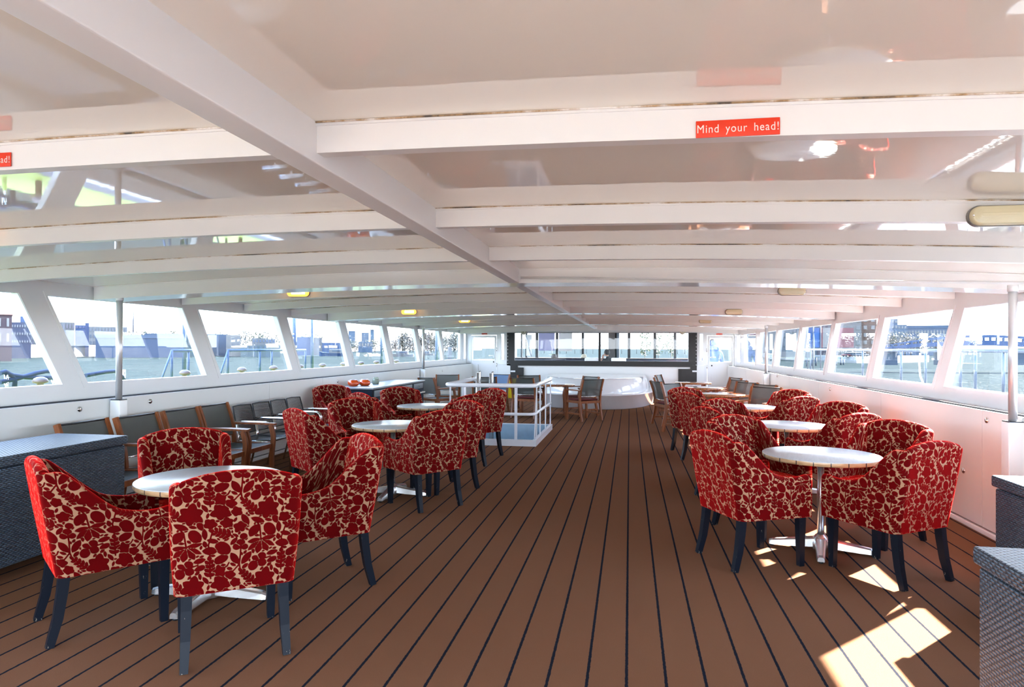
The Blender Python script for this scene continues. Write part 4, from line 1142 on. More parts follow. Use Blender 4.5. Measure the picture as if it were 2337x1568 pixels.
# ------------------------------------------------------------------ white raised bench before the front wall
def sup(ax, ay, n=2.6, k=40):
    out = []
    for i in range(k + 1):
        a = math.pi + math.pi * i / k; c_, s_ = math.cos(a), math.sin(a)
        out.append((-1.0 + ax * math.copysign(abs(c_) ** (2 / n), c_), YF + ay * math.copysign(abs(s_) ** (2 / n), s_)))
    return out
def tier(mb, rows):
    k = 41; vs = []
    for ax, ay, z in rows: vs += [(x, min(y, YF - .065), z) for x, y in sup(ax, ay)]
    mb.add(vs, [(r * k + i, r * k + i + 1, (r + 1) * k + i + 1, (r + 1) * k + i) for r in range(len(rows) - 1) for i in range(k - 1)], True)
    n0 = (len(rows) - 1) * k; mb.f.append([len(mb.v) - k + i for i in range(k)]); mb.sm.append(False)
M['bench'] = simple('glossy_white_gelcoat', (.80, .82, .86), .12, coat=.6, var=.03)
bt = thing('raised_bench', 'rounded white two-tier bench before the front wall', 'bench', (0, 0, 0))
b1 = MB(); tier(b1, [(1.72, 4.16, 0), (1.74, 4.2, .02), (1.76, 4.22, .33), (1.80, 4.26, .345), (1.80, 4.26, .375), (1.77, 4.23, .385)]); b1.build('lower_tier', M['bench'], bt)
b2 = MB(); tier(b2, [(1.58, 3.75, .38), (1.56, 3.72, .55), (1.50, 3.62, .70), (1.44, 3.54, .74), (1.36, 3.44, .75)]); b2.build('upper_tier', M['bench'], bt)

# yellow floor sign
ys = thing('wet_floor_sign', 'yellow folding wet-floor sign standing by the front wall', 'sign', (-3.52, 20.35, 0), .08)
for sg in (-1, 1):
    m_ = Matrix.Rotation(sg * .17, 4, 'X') ; 
    q = MB(); y_ = 0
    poly = [(-.14, 0), (-.10, 0), (-.09, .04), (.09, .04), (.10, 0), (.14, 0), (.115, .62), (.06, .62), (.045, .57), (-.045, .57), (-.06, .62), (-.115, .62)]
    q.prism(poly, -.012, .012, 'y'); q.v = [tuple(m_ @ Vector(v) + Vector((0, -sg * -.105 * -1, 0))) for v in q.v]
    pn = q.build('front_panel' if sg < 0 else 'rear_panel', M['yellow'], ys)
    if sg < 0:
        tri = MB().ring([(-.075, .30), (.075, .30), (0, .44)], [(-.05, .315), (.05, .315), (0, .408)], -.016, -.013, 'y'); tri.v = [tuple(m_ @ Vector(v) + Vector((0, -.105, 0))) for v in tri.v]; tri.build('warning_triangle', M['redink'], pn)
        hd = MB().box(-.05, .05, -.016, -.013, .49, .55); hd.v = [tuple(m_ @ Vector(v) + Vector((0, -.105, 0))) for v in hd.v]; hd.build('handle_slot', M['ink'], pn)
        for s_, z_, sz in (('CAUTION', .24, .045), ('WET FLOOR', .18, .038)):
            lo = m_ @ Vector((0, -.0135, z_)) + Vector((0, -.105, 0)); text_mesh(text_obj(s_, sz, M['ink'], pn, lo, (math.pi / 2 - .17, 0, 0)))
bpy.context.view_layer.update()
# ------------------------------------------------------------------ outside: water
def m_water():
    m = bpy.data.materials.new('river_water'); m.use_nodes = True; nt = m.node_tree; nt.nodes.remove(nt.nodes['Principled BSDF'])
    oc = objco(nt); w1 = noise(nt, .35, 4, oc); w2 = noise(nt, 1.6, 3, oc)
    bp = nd(nt, 'Bump'); bp.inputs['Strength'].default_value = 1.0; bp.inputs['Distance'].default_value = .5
    nt.links.new(mth(nt, 'ADD', w1, mth(nt, 'MULTIPLY', w2, .35)), bp.inputs['Height'])
    di = nd(nt, 'BsdfDiffuse'); gl = nd(nt, 'BsdfGlossy'); gl.inputs['Roughness'].default_value = .22
    nt.links.new(mixc(nt, w1, (.006, .010, .012), (.014, .022, .021)), di.inputs[0])
    mx = nd(nt, 'MixShader'); mx.inputs[0].default_value = .035
    for n_ in (di, gl): nt.links.new(bp.outputs[0], n_.inputs['Normal'])
    nt.links.new(di.outputs[0], mx.inputs[1]); nt.links.new(gl.outputs[0], mx.inputs[2]); nt.links.new(mx.outputs[0], nt.nodes['Material Output'].inputs[0])
    return m
M['water'] = m_water()
wz = -2.45
w = MB(); w.lathe([(0, 0), (60, 0), (400, 0), (3500, 0)], 48, (0, 0, wz)); o = w.build('river', M['water']); o['kind'] = 'stuff'; o['label'] = 'choppy grey-blue river water around the boat'; o['category'] = 'water'

# ------------------------------------------------------------------ outside: decks, rails and ropes of the boat
M['greendeck'] = simple('yellow_green_deck_paint', (.46, .52, .07), .6, var=.15, vscale=2)
M['whitedeck'] = simple('white_deck_paint', (.11, .115, .13), .6, var=.1, vscale=2)
M['rope'] = simple('navy_rope', (.02, .035, .075), .8)
M['railsteel'] = simple('grey_rail_steel', (.10, .13, .17), .35, .3)
M['dome'] = simple('cream_vent_dome', (.16, .11, .095), .4)
M['pole'] = simple('dark_blue_pole', (.05, .085, .16), .4)
sd = MB().box(-5.95, XL - .075, -14, 30, .6, 1.028); o = sd.build('floor_side_inner', M['whitedeck']); o['kind'] = 'structure'
sd = MB().box(-6.6, -5.95, -14, 30, .6, 1.03); o = sd.build('floor_side_left', M['greendeck']); o['kind'] = 'structure'
sd = MB().box(XR + .075, 4.6, -14, 30, .6, 1.02); o = sd.build('floor_side_right', M['whitedeck']); o['kind'] = 'structure'
fd = MB().box(-6.6, 4.6, YF + .12, 34, -.08, .0); o = fd.build('floor_fore', M['whitedeck']); o['kind'] = 'structure'
hull = MB().box(-6.65, 4.65, -14, 34, -2.44, -1.62); o = hull.build('wall_hull', M['wall']); o['kind'] = 'structure'
roof = MB().box(-5.6, 3.5, YB, YF, 2.34, 2.40); o = roof.build('ceiling_outer', M['whitedeck']); o['kind'] = 'structure'
LX = -6.35
DOMES = [((92, 874), 'front-most'), ((422, 855.5), 'second'), ((552, 848), 'third'), ((624, 843.5), 'fourth'), ((684, 839), 'fifth'), ((736, 837), 'sixth'), ((784, 834), 'seventh'), ((824, 831.5), 'eighth'), ((859, 829), 'ninth'), ((905, 826.6), 'tenth')]
for i, ((px, py), w_) in enumerate(DOMES):
    p = at(px, py, x=-6.15); 
    t = MB(); t.lathe([(0, .075), (.03, .072), (.06, .055), (.075, .03), (.07, .012), (.03, .0), (.03, -.12), (0, -.12)], 18)
    o = t.build('vent_dome', M['dome'], None, (p.x, p.y, 1.15)); tag(o, 'small cream vent dome outside the left windows, %s counting away from the camera' % w_, 'vent', 'vent domes on the left side deck')
def post(px, z1, x, r, m, label, name='rail_post', group='rail posts outside the windows', z0=None, py=845):
    p = at(px, py, x=x); z0 = (1.03 if x < 0 else 1.02) if z0 is None else z0
    o = MB().tube([(0, 0, 0), (0, 0, z1 - z0)], r, 10).build(name, m, None, (p.x, p.y, z0)); return tag(o, label, name.split('_')[-1], group)
def rail(x, spans, posts, zt, side):
    for i, (pa, pb, lab) in enumerate(spans):
        t = thing('guard_rail', lab, 'railing', (x, pa, 1.03))
        rm_ = M['pole'] if side < 0 else M['railsteel']
        MB().tube([(0, 0, zt - 1.03), (0, pb - pa, zt - 1.03)], .022, 10).build('handrail', rm_, t)
        for y in posts[i]:
            MB().tube([(0, y - pa, -.005), (0, y - pa, zt - 1.03)], .018, 10).build('rail_post', rm_, t)
        if side < 0 :
            MB().tube([(0, -.25, -.005), (0, 0, zt - 1.03)], .014, 8).build('brace', M['pole'], t)
def yat(px, x, py=830): return at(px, py, x=x).y
rail(LX, [(yat(392, LX), yat(470, LX), 'short chrome guard rail outside the second left window'), (yat(520, LX), yat(697, LX), 'long chrome guard rail outside the third left window')],
     [[yat(392, LX), yat(430, LX)], [yat(520, LX), yat(593, LX), yat(620, LX), yat(697, LX)]], 1.49, -1)
RX = 4.35
rail(RX, [(yat(2400, RX), yat(1800, RX), 'long chrome guard rail outside the right windows')],
     [[yat(q, RX, 840) for q in (2290, 2226, 2192, 2112, 2056.5, 1969, 1905, 1850)]], 1.535, 1)
for px, r, lab in ((420, .028, 'thin dark pole outside the second left window'), (672, .045, 'thick dark pole outside the fourth left window'), (712, .03, 'thin dark pole right of the thick one, fourth left window'),
                   (870, .03, 'thin dark pole outside the fifth left window'), (996, .05, 'thick dark pole outside the seventh left window')):
    post(px, 2.6, -6.5, r, M['pole'], lab, 'awning_pole', 'dark awning poles along the left side')
# mooring rope hung over the stanchions near the left edge
st_ = thing('rope_stanchion', 'steel stanchions with mooring rope outside the first left window', 'stanchion', (LX, yat(15, LX), 1.03))
for px in (15, 122, 283):
    y = yat(px, LX); MB().tube([(0, y - yat(15, LX), 0), (0, y - yat(15, LX), .22)], .02, 10).build('upright', M['chrome'], st_)
def ropep(px, py): return at(px, py, x=LX)
for k_, pts in enumerate(([(0, 852), (12, 848), (25, 856), (60, 861), (100, 863), (142, 861)], [(0, 872), (40, 864), (80, 852), (105, 847), (120, 848), (140, 868), (146, 878)], [(12, 850), (28, 856), (34, 870), (33, 884)], [(196, 857), (240, 849), (262, 847), (272, 852), (284, 868)])):
    o = MB().tube([ropep(*q) for q in pts], .024, 8).build('mooring_rope', M['rope']); tag(o, 'dark mooring rope outside the left windows, ' + ('sagging flat', 'arched', 'hanging down', 'beside the steel pole')[k_], 'rope', 'mooring ropes')
o = MB().tube([at(*q, x=RX) for q in ((2100, 806), (2098, 830), (2100, 858), (2106, 872))], .014, 8).build('hanging_line', M['wall']); tag(o, 'white line hanging from the right guard rail', 'rope')

# ------------------------------------------------------------------ outside: the far shores
def P(px, py, D): return Vector((0, 0, EYE)) + ray(px, py) * D          # the point at depth D along the camera axis
_mc = {}
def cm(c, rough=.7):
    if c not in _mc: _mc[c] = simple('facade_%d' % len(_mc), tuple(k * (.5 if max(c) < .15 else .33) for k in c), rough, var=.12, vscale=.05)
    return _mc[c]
def block(name, px0, px1, py0, py1, D, col, label, cat='building', deep=12, win=None, wcol=(.03, .05, .10), roof=None, group=None, wk=(.62, .5)):
    cr = ray((px0 + px1) / 2, py1); dh = Vector((cr.x, cr.y, 0)).normalized(); k_ = (cr.x * dh.x + cr.y * dh.y) * D      # the front stands square to the line of sight
    def onp(px, py):
        r_ = ray(px, py); return Vector((0, 0, EYE)) + r_ * (k_ / (r_.x * dh.x + r_.y * dh.y))
    a, b = onp(px0, py1), onp(px1, py1); zt = onp((px0 + px1) / 2, py0).z; b.z = a.z = onp((px0 + px1) / 2, py1).z
    ax = Vector((b.x - a.x, b.y - a.y, 0)); L = ax.length; ax.normalize(); inw = Vector((-ax.y, ax.x, 0))
    if inw.dot(Vector((a.x, a.y, 0))) < 0: inw = -inw
    t = thing(name, label, cat, (a.x, a.y, 0), 0, group)
    z0, z1 = a.z, zt; zlow = wz - .3 if D < 2000 else z0
    def bx(mb, u0, u1, d0, d1, zz0, zz1):
        pts = [ax * u + inw * d + Vector((0, 0, z)) for u in (u0, u1) for d in (d0, d1) for z in (zz0, zz1)]
        mb.add(pts, [(0, 1, 3, 2), (4, 6, 7, 5), (0, 4, 5, 1), (2, 3, 7, 6), (0, 2, 6, 4), (1, 5, 7, 3)])
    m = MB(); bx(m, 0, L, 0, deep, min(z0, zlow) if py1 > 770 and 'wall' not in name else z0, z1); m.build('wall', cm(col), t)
    if roof:
        kind, rc, rh = roof
        m = MB()
        if kind == 'flat': bx(m, -.01 * L, 1.01 * L, -.2, deep + .2, z1, z1 + rh)
        else:
            pts = [ax * (-.04 * L) + inw * -.5 + Vector((0, 0, z1)), ax * (1.04 * L) + inw * -.5 + Vector((0, 0, z1)), ax * (1.04 * L) + inw * (deep + .5) + Vector((0, 0, z1)), ax * (-.04 * L) + inw * (deep + .5) + Vector((0, 0, z1)),
                   ax * (.3 * L) + inw * (deep / 2) + Vector((0, 0, z1 + rh)), ax * (.7 * L) + inw * (deep / 2) + Vector((0, 0, z1 + rh))]
            m.add(pts, [(0, 1, 5, 4), (1, 2, 5), (2, 3, 4, 5), (3, 0, 4), (0, 3, 2, 1)])
        m.build('roof', cm(rc), t)
    if win:
        r_, c_ = win
        for i in range(r_):
            for j in range(c_):
                w0 = L * (j + .5 - wk[0] / 2) / c_; w1 = L * (j + .5 + wk[0] / 2) / c_; h = (z1 - z0) / r_
                m = MB(); bx(m, w0, w1, -.15, .1, z0 + h * (i + .5 - wk[1] / 2), z0 + h * (i + .5 + wk[1] / 2)); m.build('window', cm(wcol, .2), t)
    return t
def scatter_crown(mb, c, r, n, rnd, q=.5):
    for _ in range(n):
        d = Vector((rnd.gauss(0, 1), rnd.gauss(0, 1), rnd.gauss(0, 1))).normalized() * (rnd.random() ** .4)
        p = Vector((c[0] + d.x * r[0], c[1] + d.y * r[0], c[2] + d.z * r[1])); s = q * rnd.uniform(.6, 1.3)
        e1 = Vector((rnd.gauss(0, 1), rnd.gauss(0, 1), rnd.gauss(0, 1))).normalized(); e2 = e1.orthogonal().normalized()
        mb.add([p - e1 * s - e2 * s * .6, p + e1 * s - e2 * s * .6, p + e1 * s + e2 * s * .6, p - e1 * s + e2 * s * .6], [(0, 1, 2, 3)])
_rt = random.Random(11)
def tree(px, pytop, pybase, D, wpx, col, label, group, dens=170):
    b = P(px, pybase, D); zt = P(px, pytop, D).z; h = zt - b.z; r = wpx * D / F / 2
    t = thing('tree', label, 'tree', (b.x, b.y, b.z), 0, group)
    c_ = MB(); scatter_crown(c_, (0, 0, h * .46), (r * 1.25, h * .50), int(dens * 1.9), _rt, max(.06 * r, .042 * h)); c_.build('crown', cm(col), t)
    MB().tube([(0, 0, min(-.2, wz - b.z)), (0, 0, h * .6)], [h * .03, h * .012], 6).build('trunk', cm((.05, .035, .03)), t)
def bank(name, pts, wid, h, col, label, zbase=wz):
    """low embankment along a line of (px, py of waterline) pixels at water level"""
    P3 = [at(px, py, z=zbase) for px, py in pts]; m = MB(); vs = []
    for p in P3:
        d = Vector((p.x, p.y, 0)).normalized()
        for k_, (o_, z_) in enumerate(((0, -.3), (1.2, h * .35), (5, h), (wid, h))): vs.append((p.x + d.x * o_, p.y + d.y * o_, zbase + z_))
    m.add(vs, [(4 * i + k, 4 * i + k + 1, 4 * i + 5 + k, 4 * i + 4 + k) for i in range(len(P3) - 1) for k in range(3)])
    o = m.build(name, cm(col)); o['kind'] = 'stuff'; o['label'] = label; o['category'] = 'shore'; return o
BL = (.035, .06, .13)
bank('left_embankment', [(-220, 820), (0, 818), (120, 815), (260, 812.5), (420, 810), (640, 806), (760, 803.5), (850, 801), (960, 799.6), (1100, 799)], 60, 4.4, (.145, .145, .148), 'pale stone embankment along the far left shore')
block('brick_house', -30, 27, 718, 788, 175, (.055, .025, .035), 'brick house with a red hipped roof at the far left photo edge', deep=14, roof=('hip', (.20, .05, .03), 3.2), win=(2, 3), wcol=(.3, .3, .3), wk=(.3, .55))
block('office_block', -10, 71, 735, 788, 215, (.035, .042, .085), 'long dark blue-grey office block on the left shore', deep=20, win=(3, 14), wcol=(.25, .26, .3), wk=(.6, .3))
block('roof_unit', 46, 74, 722, 736, 222, (.06, .12, .28), 'blue box on top of the dark office block', deep=10)
block('beige_block', 71, 170, 735, 790, 245, (.13, .125, .12), 'beige three-storey block partly behind the first left window post', deep=20, win=(3, 14), wcol=(.09, .08, .12), wk=(.5, .55))
block('glass_tower', 171, 203, 742, 790, 272, (.05, .11, .26), 'blue glass office tower on the left shore', deep=15, win=(5, 4), wcol=(.02, .06, .22), wk=(.8, .5))
block('lift_tower', 194, 203, 737, 788, 262, (.03, .07, .20), 'narrow dark blue stair tower on the glass office', deep=6)
block('white_block', 203, 290, 746, 790, 315, (.21, .21, .21), 'white office block behind the steel pole on the left', deep=15, win=(3, 12), wcol=(.08, .10, .13), wk=(.6, .5))
block('blue_shed', 218, 420, 772, 789, 240, (.045, .09, .18), 'long blue shed on the left shore below the radio mast', deep=25, roof=('flat', (.10, .15, .24), 1.2))
block('pale_hall', 372, 480, 773, 789, 264, (.13, .19, .19), 'pale green hall next to the blue shed', deep=25, win=(1, 8), wcol=(.22, .22, .22), wk=(.6, .9))
block('long_roof_hall', 330, 520, 762, 775, 290, (.05, .10, .18), 'long dark-roofed hall behind the pale green hall', deep=30)
block('white_silo_house', 516, 549, 764, 797, 280, (.22, .22, .22), 'tall white warehouse outside the third left window', deep=15, win=(2, 3), wcol=(.16, .18, .2))
block('white_quay_house', 575, 628, 772, 798, 270, (.21, .21, .21), 'white quay house with blue windows, third left window', deep=15, win=(2, 7), wcol=(.05, .12, .24), wk=(.5, .4))
block('quay_terrace', 549, 640, 788, 800, 268, (.12, .17, .18), 'low glazed quay terrace in front of the white quay house', deep=6, win=(1, 9), wcol=(.04, .12, .20))
block('dark_blue_warehouse', 674, 711, 769, 797, 330, (.02, .07, .19), 'dark blue warehouse outside the fourth left window', deep=15)
block('white_warehouse', 711, 735, 771, 793, 335, (.21, .20, .20), 'white striped warehouse beside the dark blue one', deep=15, win=(1, 8), wcol=(.15, .15, .16), wk=(.4, .9))
block('low_blue_shed', 734, 784, 782, 799, 380, (.02, .055, .14), 'low blue shed outside the fourth left window', deep=15)
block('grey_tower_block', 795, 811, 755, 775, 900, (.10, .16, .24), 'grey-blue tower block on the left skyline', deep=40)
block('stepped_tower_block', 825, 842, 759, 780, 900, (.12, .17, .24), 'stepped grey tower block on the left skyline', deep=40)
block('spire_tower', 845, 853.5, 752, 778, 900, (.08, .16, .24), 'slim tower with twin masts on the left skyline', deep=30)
block('shore_house', 818, 850, 780, 794, 520, (.06, .12, .20), 'blue shore house below the skyline towers', deep=15, win=(1, 5), wcol=(.2, .2, .2))
def mast(px, py0, py1, D, label):
    a, b = P(px, py1, D), P(px, py0, D); o = MB().tube([(0, 0, 0), (0, 0, (b.z - a.z) * .6), (0, 0, b.z - a.z)], [.35, .3, .08], 6).build('radio_mast', cm((.12, .14, .18)), None, (a.x, a.y, a.z)); tag(o, label, 'mast')
mast(304, 692, 788, 300, 'tall thin radio mast above the left shore trees')
mast(846.5, 742, 755, 900, 'left twin mast on the skyline tower'); mast(850.5, 742, 755, 900, 'right twin mast on the skyline tower')
GREENS = [(.105, .112, .066), (.092, .108, .072), (.125, .12, .075), (.08, .095, .08)]
for i in range(13): tree(296 + i * 12 + _rt.uniform(-3, 3), 750 + _rt.uniform(0, 8), 790, 330, 24, GREENS[i % 3], 'pale green tree on the low wooded ridge behind the left sheds', 'trees behind the sheds on the left shore', 110)
for i in range(8): tree(496 + i * 22 + _rt.uniform(-3, 3), 752 + _rt.uniform(0, 10), 792, 400, 26, GREENS[i % 4], 'tree behind the white quay houses on the left shore', 'trees behind the quay houses', 110)
for i in range(9): tree(655 + i * 9 + _rt.uniform(-3, 3), 757 + _rt.uniform(0, 9), 794, 450, 18, GREENS[(i + 1) % 4], 'tree behind the blue warehouses on the left shore', 'trees behind the blue warehouses', 110)
for i in range(9): tree(782 + i * 9 + _rt.uniform(-2, 2), 770 + _rt.uniform(0, 8), 799, 560, 16, GREENS[(i + 2) % 4], 'tree below the skyline towers on the left shore', 'trees below the skyline towers', 110)
AUT = [(.148, .115, .085), (.14, .122, .082), (.13, .115, .09), (.148, .118, .09)]
for i in range(24): tree(876 + i * 8.3 + _rt.uniform(-2, 2), 757 + 6 * math.sin(i * .9) + _rt.uniform(0, 6) + (8 if i < 5 else 0), 799.5, 620, 17, AUT[i % 4] if i < 15 else GREENS[i % 4], 'bare brownish tree of the wood at the end of the left shore', 'trees of the wood on the left shore', 130)
def boat(px, py, D, Lm, hull, label, turn=0.0):
    p = at(px, py, z=wz); t = thing('motor_boat', label, 'boat', (p.x, p.y, wz), math.atan2(RR.y, RR.x) + turn)
    h = MB(); secs = [(-.5, .5, .5), (-.3, 1, .5), (.1, 1, .55), (.35, .7, .65), (.5, .05, .8)]; vs = []
    for u, w_, hh in secs: vs += [(u * Lm, -w_ * Lm * .13, hh * Lm * .18), (u * Lm, -w_ * Lm * .09, -.1), (u * Lm, w_ * Lm * .09, -.1), (u * Lm, w_ * Lm * .13, hh * Lm * .18)]
    h.add(vs, [(4 * i + k, 4 * i + (k + 1) % 4, 4 * i + 4 + (k + 1) % 4, 4 * i + 4 + k) for i in range(4) for k in range(4)] + [(0, 1, 2, 3), (16, 19, 18, 17)]); h.build('hull', cm(hull), t)
    MB().rbox(-.28 * Lm, .18 * Lm, -.08 * Lm, .08 * Lm, .08 * Lm, .22 * Lm, .02 * Lm).build('cabin', cm((.12, .12, .125)), t)
    MB().rbox(-.2 * Lm, .08 * Lm, -.083 * Lm, .083 * Lm, .14 * Lm, .19 * Lm, .01 * Lm).build('cabin_window', cm((.03, .06, .10)), t)
    MB().tube([(0, 0, .2 * Lm), (0, 0, .42 * Lm)], .01 * Lm, 6).build('mast', cm((.2, .2, .2)), t)
boat(765, 813, 0, 14, (.02, .08, .22), 'blue and white motor boat outside the fourth left window', math.pi)
boat(915, 814, 0, 11, (.24, .24, .25), 'white motor cruiser on the river, sixth left window', math.pi)
boat(970, 811, 0, 9, (.24, .24, .25), 'small white boat with a wake, seventh left window', math.pi)
block('river_hut', 1022, 1031, 792, 804, 160, (.26, .26, .26), 'small white hut on the water near the left front corner', deep=2)

# right shore
bank('right_quay', [(2120, 826), (2010, 829), (1955, 829), (1900, 826), (1800, 822), (1760, 819), (1720, 812), (1690, 808)], 40, 1.8, (.15, .155, .13), 'low overgrown quay on the right shore')
block('apartment_block', 1906, 1966, 722, 826, 235, (.20, .20, .19), 'pale apartment block with rows of balconies outside the right windows', deep=14, win=(6, 4), wcol=(.06, .085, .10), wk=(.6, .55))
block('brick_apartments', 1966, 2001, 722, 824, 240, (.23, .13, .085), 'orange brick apartment block beside the pale one', deep=14, win=(6, 2), wcol=(.28, .28, .28), wk=(.45, .5))
block('glass_office', 1770, 1866, 728, 816, 262, (.13, .17, .19), 'glass-fronted office with vertical bays on the right shore', deep=12, win=(4, 12), wcol=(.05, .09, .12), wk=(.6, .7))
block('dark_brick_office', 1866, 1897, 736, 818, 250, (.06, .05, .07), 'dark brick office between glass office and apartments', deep=12, win=(5, 3), wcol=(.10, .12, .16), wk=(.5, .5))
block('quay_office', 1700, 1772, 748, 814, 330, (.11, .14, .15), 'grey quay office outside the far right windows', deep=12, win=(4, 8), wcol=(.05, .09, .12))
block('white_quay_wall', 1772, 1860, 803, 816, 228, (.26, .25, .24), 'low white garden wall on the right quay', deep=1)
for i in range(14): 
    px = 1775 + i * 7.5; tree(px, 814 + _rt.uniform(-2, 2), 817, 222, 9, (.11, .12, .03), 'small yellow-green shrub in the planters on the right quay', 'planter shrubs on the right quay', 60)
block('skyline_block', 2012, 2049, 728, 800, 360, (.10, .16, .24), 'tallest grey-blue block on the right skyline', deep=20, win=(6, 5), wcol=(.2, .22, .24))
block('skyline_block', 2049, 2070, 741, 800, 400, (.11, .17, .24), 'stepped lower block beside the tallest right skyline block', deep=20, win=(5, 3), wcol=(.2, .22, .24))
block('skyline_terrace', 2066, 2165, 750, 800, 440, (.10, .14, .21), 'long terrace of houses on the right skyline', deep=20, win=(3, 14), wcol=(.2, .2, .2), roof=('flat', (.05, .10, .18), 2))
for i in range(9): tree(2012 + i * 17 + _rt.uniform(-3, 3), 752 + _rt.uniform(0, 9), 800, 330, 24, (.14, .115, .06), 'yellowish bare tree behind the footbridge on the right', 'trees behind the footbridge', 120)
# arched footbridge
D_ = 120; br = thing('footbridge', 'long blue arched footbridge over the water outside the right windows', 'bridge', (0, 0, 0))
top_ = [(1980, 797), (2010, 790), (2060, 781), (2110, 773), (2160, 768), (2210, 765), (2270, 764.5), (2340, 768), (2420, 775)]
low_ = [(1980, 800), (2010, 796), (2060, 794), (2110, 791.5), (2160, 790), (2210, 789), (2270, 789), (2340, 792), (2420, 797)]
def ribbon(a, b, d0, d1):
    m = MB(); vs = []
    for (x0, y0), (x1, y1) in zip(a, b): vs += [P(x0, y0, d0), P(x1, y1, d0), P(x1, y1, d1), P(x0, y0, d1)]
    n_ = len(a); m.add(vs, [(4 * i + k, 4 * i + (k + 1) % 4, 4 * i + 4 + (k + 1) % 4, 4 * i + 4 + k) for i in range(n_ - 1) for k in range(4)]); return m
mid_ = [(x, y1 - (y1 - y0) * .48) for (x, y0), (_, y1) in zip(top_, low_)]; cap_ = [(x, y0 + (y1 - y0) * .24) for (x, y0), (_, y1) in zip(top_, low_)]
ribbon(mid_, low_, D_, D_ + 4).build('deck_girder', cm((.025, .085, .24)), br); ribbon(top_, cap_, D_, D_ + 4).build('top_chord', cm((.035, .10, .25)), br)
for i in range(26):
    f = 2020 + i * 15
    def yy(L_): 
        for (x0, y0), (x1, y1) in zip(L_[:-1], L_[1:]):
            if x0 <= f <= x1: return y0 + (y1 - y0) * (f - x0) / (x1 - x0)
        return L_[-1][1]
    MB().bar([P(f, yy(mid_), D_ + .1), P(f, yy(cap_), D_ + .1)], .3, .3, (0, 1, 0)).build('hanger', cm((.04, .10, .24)), br)
for f in (2030, 2150, 2330): 
    MB().bar([P(f, 795, D_ + 2), P(f, 833, D_ + 2)], 2.2, 1.5, (0, 1, 0)).build('pier', cm((.05, .09, .15)), br)
def car(px, py, D, c, label):
    p = P(px, py, D); t = thing('car', label, 'car', (p.x, p.y, p.z), math.atan2(RR.y, RR.x))
    MB().rbox(-2.1, 2.1, -.85, .85, .3, .85, .2).build('body', cm(c), t); MB().rbox(-1.2, 1.3, -.75, .75, .8, 1.4, .25).build('cabin', cm((.04, .06, .08)), t)
    for sx in (-1.3, 1.3):
        for sy in (-.8, .8): o = MB().lathe([(0, -.1), (.32, -.1), (.32, .1), (0, .1)], 14).build('wheel', cm((.01, .01, .01)), t); o.location = (sx, sy, .32); o.rotation_euler = (math.pi / 2, 0, 0)
for px, c, lab in ((1938, (.18, .02, .03), 'red car parked on the right quay'), (1952, (.05, .06, .08), 'dark car parked right of the red one'), (1965, (.22, .22, .22), 'white car parked at the right end of the quay'), (2008, (.10, .02, .03), 'dark red car beside the footbridge')): car(px, 814.5, 205, c, lab)
for i, px in enumerate((1842, 1853, 1862, 1900, 1908, 1919, 1925)):
    p = at(px, 836 - i * .6, z=wz); o = MB().tube([(0, 0, -.5), (0, 0, 1.3 + .3 * (i % 3))], .22, 8).build('mooring_pile', cm((.03, .05, .07)), None, (p.x, p.y, wz)); tag(o, 'weathered mooring pile standing in the water by the right quay', 'pile', 'mooring piles by the right quay')
for px, c, lab in ((1843, (.01, .13, .42), 'blue part of a flag flying outside the right windows'), (1856, (.28, .28, .28), 'white flag flying outside the right windows'), (1873, (.3, .08, .09), 'reddish flag flying outside the right windows')):
    a = P(px, 762, 45); t = thing('flag', lab, 'flag', a); L = 1.1 if c[0] < .1 else 2.2
    m = MB(); vs = [(L * k / 8 * RR.x, L * k / 8 * RR.y + .12 * math.sin(k * 1.1), z) for k in range(9) for z in (-.9, .4)]; m.add(vs, [(2 * k, 2 * k + 1, 2 * k + 3, 2 * k + 2) for k in range(8)], True); m.build('cloth', cm(c), t)
    MB().tube([(0, 0, -3.6), (0, 0, .6)], .04, 8).build('flagpole', cm((.25, .25, .26)), t)
# far bank ahead
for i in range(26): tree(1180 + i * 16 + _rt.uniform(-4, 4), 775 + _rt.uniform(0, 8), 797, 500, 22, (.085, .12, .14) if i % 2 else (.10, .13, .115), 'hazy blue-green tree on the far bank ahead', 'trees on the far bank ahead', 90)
for px, c in ((1472, 0), (1502, 1), (1532, 2)): tree(px, 752 + c * 2, 812, 60, 24, (.13, .14, .05), 'thin spring tree on the quay ahead, seen through the wheelhouse', 'thin trees ahead', 60)

